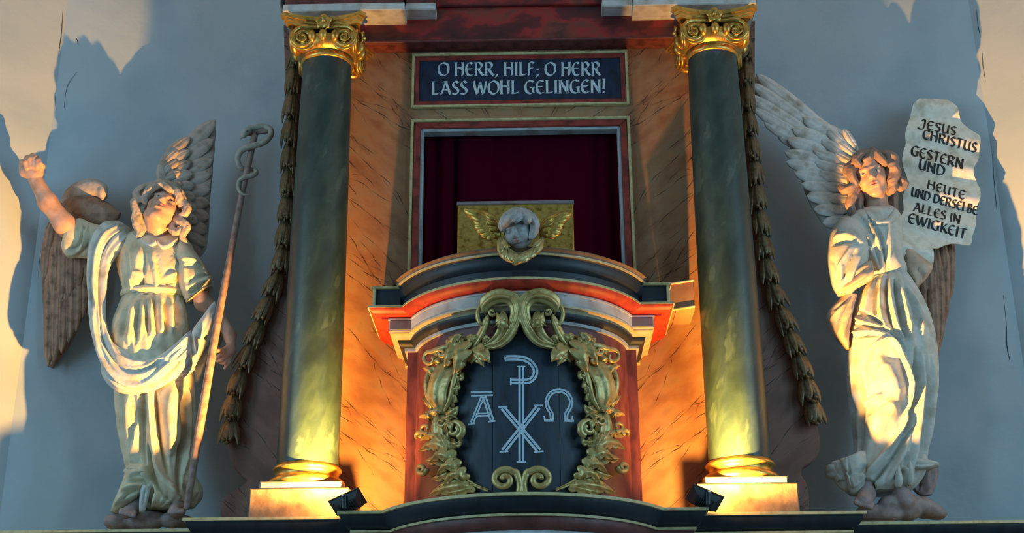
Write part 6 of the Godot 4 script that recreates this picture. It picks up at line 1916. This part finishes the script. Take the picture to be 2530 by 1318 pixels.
# ---------------------------------------------------------------- garlands of husks
func build_garland(s: float) -> void:
	var way: Array
	if s < 0: way = [742, 108, 728, 160, 722, 230, 718, 300, 714, 370, 711, 440, 708, 510, 704, 575, 697, 640, 680, 705, 652, 772, 628, 838, 602, 905, 583, 965, 572, 1025, 563, 1105]
	else: way = [1846, 92, 1842, 150, 1843, 220, 1850, 290, 1858, 360, 1866, 430, 1872, 500, 1880, 560, 1890, 630, 1905, 700, 1930, 775, 1960, 850, 1985, 920, 2003, 980, 2016, 1058]
	var c := Curve2D.new()
	var n := way.size() / 2
	for i in n:
		var p := Vector2(way[i * 2], way[i * 2 + 1])
		var a := Vector2(way[maxi(i - 1, 0) * 2], way[maxi(i - 1, 0) * 2 + 1])
		var b := Vector2(way[mini(i + 1, n - 1) * 2], way[mini(i + 1, n - 1) * 2 + 1])
		c.add_point(p, -(b - a) / 6.0, (b - a) / 6.0)
	var t := thing("husk_garland", "long gilded wooden garland of leafy husks hanging beside the left column" if s < 0 else "long gilded wooden garland of leafy husks hanging beside the right column", "garland", P(way[way.size() - 2], way[way.size() - 1], 0.0), "husk garlands")
	var rng := RandomNumberGenerator.new()
	rng.seed = 5 if s < 0 else 6
	var total := c.get_baked_length()
	var count := 16
	for k in count:
		var d0 := total * float(k) / count * (1.0 - 0.0)
		var a := c.sample_baked(maxf(d0 - 12.0, 0.0))
		var b := c.sample_baked(minf(d0 + total / count + 6.0, total))
		var pa := P(a.x, a.y, -0.040)
		var pb := P(b.x, b.y, -0.03)
		var dir := (pb - pa).normalized()
		var rt := dir.cross(Vector3(0, 0, 1)).normalized()
		var fw := rt.cross(dir).normalized()
		var wd := 0.032 + 0.010 * float(k) / count
		var core := G.new()
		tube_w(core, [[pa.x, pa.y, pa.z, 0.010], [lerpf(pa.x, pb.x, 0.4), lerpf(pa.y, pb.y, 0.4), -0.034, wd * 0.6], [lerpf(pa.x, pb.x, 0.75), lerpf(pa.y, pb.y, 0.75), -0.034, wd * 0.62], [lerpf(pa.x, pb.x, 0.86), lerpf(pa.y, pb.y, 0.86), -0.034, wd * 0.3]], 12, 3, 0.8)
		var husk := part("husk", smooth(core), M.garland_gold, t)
		for q in [-1.0, 1.0, -0.45, 0.5, 0.05]:
			var qq: float = q + rng.randf_range(-0.12, 0.12)
			var ln := rng.randf_range(0.92, 1.08) * (1.0 if absf(q) > 0.6 else 0.94)
			var base := pa + rt * qq * 0.008 + fw * 0.012
			var mid := pa.lerp(pb, 0.55) + rt * qq * wd * 1.25 + fw * (0.052 - 0.030 * absf(qq))
			var tip := pa.lerp(pb, ln) + rt * qq * wd * rng.randf_range(0.85, 1.25) + fw * (0.030 + rng.randf_range(-0.008, 0.012) - 0.012 * absf(qq))
			var g := G.new()
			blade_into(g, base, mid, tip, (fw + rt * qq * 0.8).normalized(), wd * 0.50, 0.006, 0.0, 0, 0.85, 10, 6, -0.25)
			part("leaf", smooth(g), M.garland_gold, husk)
		for q in [[-0.5, 0.86], [0.45, 0.88], [0.0, 0.97]]:
			if rng.randf() < 0.25: continue
			var e: Vector3 = pa.lerp(pb, q[1] - 0.03) + rt * q[0] * wd * 0.8 + fw * 0.036
			var g2 := G.new()
			tube_w(g2, [[e.x, e.y + 0.009, e.z, 0.004], [e.x, e.y + 0.004, e.z, 0.0095], [e.x, e.y - 0.003, e.z, 0.0105], [e.x, e.y - 0.010, e.z, 0.004]], 10, 3)
			part("berry", smooth(g2), M.garland_gold, husk)

# ---------------------------------------------------------------- carved leaf frame on the pulpit
func leaf(parent: Node3D, bx: float, by: float, bo: float, mx: float, my: float, mo: float, tx: float, ty: float, to: float, w: float, lobes := 3.0, m: Material = null, ribs := 2) -> void:
	var b := PS(bx, by, RB + bo)
	var c := PS(mx, my, RB + mo)
	var e := PS(tx, ty, RB + to)
	var nrm := Vector3(c.x, 0, c.z - ZC).normalized()
	var g := G.new()
	blade_into(g, b, c * 2.0 - (b + e) * 0.5, e, nrm, 1.35 * w / 505.0, 0.010, lobes, ribs, 0.7, 40, 10, -0.35)
	part("leaf", smooth(g), M.old_gold if m == null else m, parent)

func strand(parent: Node3D, pts: Array, called := "strand") -> void:
	part(called, tube(pts, 12, 6, RB), M.old_gold, parent)

func curl(parent: Node3D, cx: float, cy: float, r: float, turns: float, a0: float, w: float, off: float, hand := 1.0) -> void:
	var pts := []
	var n := int(14 * turns) + 4
	for i in n + 1:
		var t := float(i) / n
		var a := a0 + hand * t * turns * TAU
		var rr := r * (1.0 - 0.72 * t)
		pts.append([cx + cos(a) * rr, cy + sin(a) * rr, off + 0.012 * t, w * (1.0 - 0.35 * t)])
	part("curl", tube(pts, 10, 3, RB), M.old_gold, parent)

func build_carving(s: float) -> void:
	mir = -s if s > 0 else 1.0
	var t := thing("carved_frame", "gilded acanthus carving framing the left half of the pulpit's navy field" if s < 0 else "gilded acanthus carving framing the right half of the pulpit's navy field", "carving", Vector3(s * 0.3, SHELF_Y, 0.65), "acanthus carvings on the pulpit")
	# great scroll at the top
	part("scroll", loft([[1157, 866, 1163, 876, 0.03, 0.012], [1190, 853, 1194, 868, 0.04, 0.016], [1228, 842, 1238, 860, 0.05, 0.02], [1248, 818, 1268, 836, 0.055, 0.024], [1257, 790, 1287, 802, 0.06, 0.03], [1260, 765, 1294, 762, 0.065, 0.032], [1250, 752, 1285, 732, 0.068, 0.034], [1236, 750, 1262, 719, 0.07, 0.036], [1218, 756, 1236, 714, 0.07, 0.036], [1206, 766, 1208, 722, 0.068, 0.034], [1200, 778, 1188, 740, 0.062, 0.028], [1204, 786, 1190, 766, 0.055, 0.02], [1209, 784, 1202, 780, 0.05, 0.010]], 44, 8, [], 0.002, 5, 0.011, 0.0, RB), M.old_gold, t)
	strand(t, [[1200, 744, 0.06, 4], [1186, 758, 0.065, 5], [1180, 778, 0.065, 5], [1184, 796, 0.06, 5], [1192, 806, 0.055, 4]])
	part("scroll", loft([[1156, 860, 1168, 868, 0.03, 0.014], [1170, 838, 1190, 850, 0.04, 0.018], [1184, 812, 1204, 826, 0.05, 0.02], [1194, 790, 1212, 800, 0.055, 0.016], [1204, 778, 1210, 784, 0.06, 0.008]], 30, 7, [], 0.002, 3, 0.008, 0.0, RB), M.old_gold, t)
	part("scroll", loft([[1192, 862, 1198, 848, 0.045, 0.010], [1222, 852, 1216, 832, 0.05, 0.014], [1244, 834, 1226, 812, 0.055, 0.018], [1256, 806, 1230, 796, 0.06, 0.02], [1254, 780, 1232, 780, 0.06, 0.018], [1244, 768, 1236, 772, 0.058, 0.008]], 30, 7, [], 0.002, 3, 0.008, 0.0, RB), M.old_gold, t)
	leaf(t, 1232, 812, 0.07, 1236, 795, 0.085, 1226, 772, 0.07, 13, 3.0)
	curl(t, 1216, 772, 9, 0.9, 0.5, 4, 0.07)
	leaf(t, 1158, 870, 0.04, 1188, 876, 0.07, 1212, 898, 0.06, 20, 3.0)
	leaf(t, 1160, 872, 0.04, 1180, 884, 0.06, 1196, 908, 0.05, 13, 3.0)
	# corner leaves
	leaf(t, 1128, 845, 0.04, 1132, 880, 0.09, 1122, 930, 0.06, 24, 4.0)
	leaf(t, 1128, 850, 0.04, 1140, 868, 0.075, 1150, 905, 0.05, 15, 3.0)
	leaf(t, 1120, 850, 0.05, 1108, 878, 0.085, 1100, 915, 0.06, 17, 4.0)
	leaf(t, 1100, 868, 0.04, 1118, 842, 0.07, 1144, 826, 0.05, 14, 4.0)
	leaf(t, 1150, 864, 0.03, 1140, 848, 0.055, 1132, 830, 0.04, 10, 3.0)
	curl(t, 1063, 888, 21, 1.05, -0.4, 6, 0.06, -1.0)
	curl(t, 1092, 872, 10, 1.1, 0.0, 5, 0.07)
	strand(t, [[1110, 858, 0.06, 7], [1090, 862, 0.07, 7], [1070, 868, 0.07, 6]])
	# fluted side horn
	part("horn", loft([[1086, 895, 1138, 905, 0.04, 0.022], [1070, 925, 1124, 935, 0.055, 0.036], [1060, 960, 1113, 965, 0.06, 0.040], [1060, 990, 1109, 992, 0.06, 0.036], [1074, 1012, 1100, 1012, 0.055, 0.02], [1082, 1026, 1092, 1025, 0.05, 0.008]], 40, 8, [], 0.002, 6, 0.010, 0.0, RB), M.old_gold, t)
	strand(t, [[1062, 915, 0.05, 5], [1055, 940, 0.06, 7], [1056, 970, 0.06, 7], [1066, 1000, 0.055, 5]])
	curl(t, 1066, 975, 14, 0.9, 2.0, 4, 0.06)
	leaf(t, 1104, 1000, 0.03, 1118, 985, 0.05, 1128, 952, 0.04, 10, 4.0)
	leaf(t, 1100, 1024, 0.04, 1118, 1018, 0.06, 1133, 1006, 0.05, 12, 3.0)
	leaf(t, 1090, 1022, 0.05, 1078, 1016, 0.07, 1062, 1028, 0.05, 13, 3.0)
	# middle curls
	part("horn", loft([[1078, 1018, 1104, 1030, 0.045, 0.016], [1068, 1045, 1102, 1050, 0.055, 0.024], [1066, 1070, 1104, 1075, 0.055, 0.024], [1078, 1095, 1108, 1096, 0.045, 0.018], [1094, 1120, 1114, 1118, 0.04, 0.012]], 36, 7, [], 0.002, 5, 0.009, 0.0, RB), M.old_gold, t)
	curl(t, 1124, 1062, 21, 1.35, 1.2, 8, 0.055, -1.0)
	curl(t, 1090, 1045, 11, 1.0, 0.0, 4, 0.075)
	curl(t, 1052, 1060, 13, 1.0, 1.0, 5, 0.055)
	curl(t, 1038, 1076, 9, 1.0, 2.5, 6, 0.045)
	leaf(t, 1100, 1070, 0.06, 1108, 1050, 0.085, 1116, 1070, 0.075, 10, 3.0)
	# lower stem with its leaves
	part("stem", loft([[1094, 1092, 1116, 1090, 0.035, 0.014], [1100, 1125, 1120, 1120, 0.035, 0.016], [1116, 1158, 1132, 1150, 0.035, 0.015], [1140, 1186, 1152, 1176, 0.035, 0.013], [1170, 1204, 1176, 1194, 0.035, 0.011], [1205, 1216, 1206, 1208, 0.035, 0.007]], 28, 7, [], 0.0, 3, 0.006, 0.0, RB), M.old_gold, t)
	leaf(t, 1112, 1132, 0.045, 1080, 1098, 0.075, 1034, 1118, 0.06, 17, 5.0)
	leaf(t, 1122, 1152, 0.05, 1092, 1124, 0.085, 1062, 1146, 0.065, 15, 4.0)
	leaf(t, 1132, 1172, 0.05, 1108, 1150, 0.085, 1078, 1178, 0.065, 14, 4.0)
	leaf(t, 1148, 1188, 0.05, 1122, 1172, 0.08, 1096, 1204, 0.06, 14, 4.0)
	leaf(t, 1104, 1112, 0.05, 1084, 1086, 0.07, 1072, 1062, 0.05, 12, 3.0)
	leaf(t, 1112, 1118, 0.05, 1098, 1092, 0.07, 1092, 1070, 0.05, 10, 3.0)
	leaf(t, 1160, 1202, 0.04, 1110, 1205, 0.065, 1058, 1226, 0.05, 15, 5.0)
	leaf(t, 1172, 1206, 0.04, 1130, 1216, 0.055, 1092, 1224, 0.045, 9, 3.0)
	leaf(t, 1142, 1182, 0.03, 1128, 1162, 0.05, 1126, 1128, 0.035, 10, 4.0)
	curl(t, 1042, 1160, 13, 1.2, 0.0, 7, 0.05)
	curl(t, 1060, 1108, 10, 1.0, 3.0, 5, 0.06)
	curl(t, 1110, 1186, 9, 1.0, 1.5, 4, 0.065)
	# smaller leaves that fill the outline
	for f in [[1076, 1002, 1062, 1000, 1044, 982, 9], [1072, 1040, 1056, 1026, 1038, 1034, 10], [1088, 1092, 1066, 1076, 1040, 1090, 12], [1076, 935, 1062, 915, 1046, 912, 10], [1120, 925, 1134, 934, 1146, 922, 9], [1112, 968, 1126, 962, 1134, 944, 8], [1108, 1090, 1126, 1098, 1142, 1088, 9], [1096, 1048, 1112, 1030, 1130, 1036, 9], [1098, 905, 1080, 892, 1070, 905, 11], [1118, 905, 1128, 915, 1126, 938, 10], [1106, 1132, 1076, 1138, 1050, 1140, 12], [1120, 1160, 1096, 1176, 1066, 1184, 12], [1150, 1196, 1118, 1192, 1076, 1210, 12], [1196, 852, 1200, 838, 1212, 842, 8], [1174, 852, 1164, 836, 1150, 838, 10]]:
		leaf(t, f[0], f[1], 0.03, f[2], f[3], 0.06, f[4], f[5], 0.035, f[6], 3.0)
	strand(t, [[1134, 905, 0.05, 5], [1122, 940, 0.065, 6], [1112, 985, 0.06, 6], [1098, 1016, 0.055, 4]])
	strand(t, [[1096, 1030, 0.05, 4], [1110, 1045, 0.06, 5], [1108, 1080, 0.055, 5], [1112, 1105, 0.045, 4]])
	# flat volute at the foot
	var pts := [[1282, 1219, 0.03, 7], [1284, 1196, 0.03, 7.5], [1276, 1170, 0.032, 8]]
	for i in 22:
		var u := i / 21.0
		var a := -0.75 - u * TAU * 1.35
		var r := lerpf(27.0, 5.0, u)
		pts.append([1246 + cos(a) * r * 1.12, 1186 + sin(a) * r, 0.034 + 0.014 * u, lerpf(8.0, 6.0, u)])
	part("volute", tube(pts, 14, 3, RB, 0.8), M.old_gold, t)
	mir = 1.0

# ---------------------------------------------------------------- the monogram on the navy field
func inline_stroke(parent: Node3D, called: String, a: Array, w: float) -> void:
	var p := stroke_pts(a)
	var put := func(q: Vector2, lift: float) -> Vector3: return PS(q.x, q.y, RB + 0.0125 + lift * 0.75)
	var g := G.new()
	# follow the round: no long chords
	var d := PackedVector2Array()
	for i in p.size() - 1:
		var k := maxi(1, int(p[i].distance_to(p[i + 1]) / 8.0))
		for j in k: d.append(p[i].lerp(p[i + 1], float(j) / k))
	d.append(p[-1])
	for s in [-1.0, 1.0]:
		var o := PackedVector2Array()
		for i in d.size():
			var tan := (d[mini(i + 1, d.size() - 1)] - d[maxi(i - 1, 0)]).normalized()
			o.append(d[i] + tan.orthogonal() * s * w * 0.29)
		nib_line(g, o, Vector2.ZERO, w * 0.20, put)
	part(called, creased(g, 30), M.letter_blue, parent)

func serif(parent: Node3D, x0: float, y0: float, x1: float, y1: float, w: float) -> void:
	var put := func(q: Vector2, lift: float) -> Vector3: return PS(q.x, q.y, RB + 0.0125 + lift * 0.75)
	var g := G.new()
	var pts := PackedVector2Array()
	for i in 5: pts.append(Vector2(x0, y0).lerp(Vector2(x1, y1), i / 4.0))
	nib_line(g, pts, Vector2.ZERO, w * 0.5, put)
	part("lettering", creased(g, 30), M.letter_blue, parent)

func build_monogram() -> void:
	var t := thing("monogram", "pale blue crossed P and X between two Greek letters on the navy field", "sign", Vector3(0, P(1287, 1143, 0.7).y, ZC + RB))
	inline_stroke(t, "lettering", [1288, 906, 1288, 1140], 15)
	inline_stroke(t, "lettering", [1250, 885, 1280, 885, 1304, 891, 1319, 906, 1323, 920, 1317, 935, 1302, 943, 1262, 943], 14)
	inline_stroke(t, "lettering", [1242, 1008, 1332, 1115], 15)
	inline_stroke(t, "lettering", [1330, 1006, 1244, 1115], 15)
	for s in [[1246, 879, 1250, 894, 4], [1262, 934, 1262, 952, 4], [1278, 906, 1298, 906, 3], [1276, 1142, 1300, 1142, 4], [1231, 1007, 1254, 1005, 4], [1318, 1003, 1341, 1003, 4], [1320, 1118, 1343, 1116, 4], [1234, 1118, 1256, 1116, 4]]: serif(t, s[0], s[1], s[2], s[3], s[4])
	inline_stroke(t, "lettering", [1193, 980, 1166, 1046], 11)
	inline_stroke(t, "lettering", [1196, 980, 1216, 1040], 12)
	inline_stroke(t, "lettering", [1176, 1026, 1210, 1025], 10)
	for s in [[1163, 970, 1217, 969, 4], [1164, 979, 1218, 977, 4], [1156, 1050, 1174, 1047, 4], [1206, 1043, 1224, 1041, 4]]: serif(t, s[0], s[1], s[2], s[3], s[4])
	inline_stroke(t, "lettering", [1364, 1038, 1362, 1022, 1353, 1006, 1352, 988, 1362, 972, 1381, 966, 1400, 972, 1410, 988, 1409, 1006, 1400, 1022, 1398, 1038], 11)
	for s in [[1344, 1040, 1368, 1040, 6], [1394, 1040, 1418, 1041, 6], [1344, 1028, 1347, 1042, 4], [1415, 1028, 1412, 1042, 4]]: serif(t, s[0], s[1], s[2], s[3], s[4])

# ---------------------------------------------------------------- the gilded desk and the winged child's head
func build_cherub() -> void:
	var zd := 0.56
	var a := P(1131, 506, zd)
	var b := P(1416, 503, zd)
	var yb := P(1280, 640, zd).y
	var d := thing("book_desk", "gilded panel of the book desk with grey top edge, behind the winged head", "desk", Vector3(0, yb, zd))
	part("panel", boxm(Vector3(a.x, yb, zd - 0.03), Vector3(b.x, a.y, zd), 0.004), M.gold, d)
	part("top_edge", boxm(Vector3(a.x - 0.004, a.y - 0.004, zd - 0.30), Vector3(b.x + 0.004, a.y + 0.014, zd + 0.006), 0.003), M.mauve_paint, d)
	var t := thing("winged_head", "carved child's head with four small gilded wings on the pulpit crown", "carving", P(1280, 640, 0.86))
	var h := 0.182
	var bs := look(6, -20, 27)
	var o := P(1281, 568, 0.80)
	var c := head_clay(h, 1.0)
	var head := part("head", smooth(placed(nets(c, 0.0035), bs, o)), M.pale_flesh, t)
	face_details(h, bs, o, head, false)
	var cap := Clay.new()
	cap.ell(Vector3(0, 0.18, -0.08) * h, Vector3(0.385, 0.36, 0.44) * h, 0.0)
	cap.ell(Vector3(0, -0.10, 0.33) * h, Vector3(0.31, 0.33, 0.36) * h, 0.05 * h, -1.0)
	part("hair", hair_mesh(cap, bs, o, [
		[[1282, 522, 0.86, 8], [1268, 534, 0.90, 10], [1256, 546, 0.89, 8], [1248, 556, 0.87, 5]],
		[[1286, 522, 0.86, 8], [1282, 535, 0.90, 9], [1274, 545, 0.91, 6]],
		[[1290, 522, 0.86, 8], [1299, 536, 0.89, 10], [1304, 547, 0.89, 7]],
		[[1296, 524, 0.84, 8], [1314, 540, 0.86, 10], [1322, 558, 0.85, 9], [1318, 576, 0.84, 8], [1312, 588, 0.84, 5]],
		[[1274, 522, 0.84, 8], [1254, 536, 0.86, 10], [1243, 554, 0.85, 9], [1240, 568, 0.84, 5]]], 0.0042), M.pale_flesh, head)
	for s in [-1.0, 1.0]:
		mir = 1.0
		var L_: bool = s < 0
		var up := part("upper_wing", loft([[1240, 560, 1236, 592, 0.79, 0.02], [1222, 535, 1216, 590, 0.80, 0.026], [1198, 522, 1192, 580, 0.80, 0.024], [1172, 516, 1176, 555, 0.80, 0.02], [1147, 514, 1152, 532, 0.80, 0.01]] if L_ else [[1330, 562, 1334, 590, 0.79, 0.02], [1346, 542, 1352, 588, 0.80, 0.026], [1370, 528, 1376, 580, 0.80, 0.024], [1392, 524, 1392, 556, 0.80, 0.02], [1411, 524, 1408, 540, 0.80, 0.01]], 20, 5, [], 0.002), M.gold, t)
		for f in ([[1205, 540, 1146, 518, 9], [1205, 550, 1162, 530, 9], [1205, 556, 1170, 545, 9], [1210, 562, 1172, 560, 9], [1214, 570, 1178, 572, 9], [1218, 576, 1188, 584, 9], [1224, 582, 1198, 592, 8], [1226, 545, 1196, 528, 8], [1228, 556, 1198, 544, 8], [1230, 568, 1204, 562, 8]] if L_ else [[1362, 546, 1412, 528, 9], [1362, 555, 1402, 540, 9], [1360, 562, 1394, 552, 9], [1356, 568, 1390, 564, 9], [1352, 575, 1386, 576, 9], [1348, 582, 1374, 586, 8], [1344, 553, 1372, 534, 8], [1340, 562, 1370, 550, 8], [1340, 572, 1366, 566, 8]]):
			feather(up, "feather", M.gold, f[0], f[1], f[2], f[3], f[4], 0.825, 0.815, 0.05, 0.008)
		var lw := part("lower_wing", loft([[1228, 590, 1246, 588, 0.80, 0.015], [1228, 612, 1250, 604, 0.82, 0.022], [1234, 632, 1262, 616, 0.84, 0.024], [1252, 646, 1280, 628, 0.86, 0.022], [1272, 652, 1288, 638, 0.87, 0.012]] if L_ else [[1332, 590, 1346, 586, 0.80, 0.015], [1322, 608, 1342, 604, 0.82, 0.022], [1304, 620, 1328, 628, 0.85, 0.024], [1282, 632, 1300, 646, 0.87, 0.022], [1264, 644, 1274, 656, 0.88, 0.012]], 20, 5, [], 0.002), M.old_gold, t)
		for f in ([[1236, 596, 1236, 626, 8], [1242, 606, 1246, 640, 8], [1250, 614, 1262, 646, 8], [1258, 620, 1278, 650, 8], [1240, 592, 1252, 616, 6]] if L_ else [[1338, 596, 1322, 626, 9], [1330, 606, 1306, 638, 9], [1322, 614, 1288, 648, 9], [1312, 618, 1266, 654, 9], [1338, 592, 1318, 612, 7]]):
			feather(lw, "feather", M.old_gold, f[0], f[1], f[2], f[3], f[4], 0.85, 0.885, 0.05, 0.008)
	mir = 1.0

# ---------------------------------------------------------------- small things on the walls
func build_wall_details() -> void:
	var t := thing("iron_bracket", "small black wrought-iron wall bracket behind the left angel's raised arm", "bracket", P(146, 500, -0.3))
	for w in [[150, 448, 140, 486], [150, 450, 160, 478], [152, 462, 146, 490], [142, 478, 158, 470], [145, 490, 160, 480]]:
		part("bar", tube([[w[0], w[1], -0.27, 2.2], [(w[0] + w[2]) * 0.5 + 1, (w[1] + w[3]) * 0.5, -0.265, 2.6], [w[2], w[3], -0.27, 2.0]], 8, 3), M.lamp_black, t)

func build_rest() -> void:
	build_cherub()
	build_monogram()
	for s in [-1.0, 1.0]:
		build_carving(s)
		build_garland(s)
	set_back = 0.10
	build_left_angel()
	build_staff()
	build_right_angel()
	build_scroll()
	set_back = 0.0
	build_wall_details()
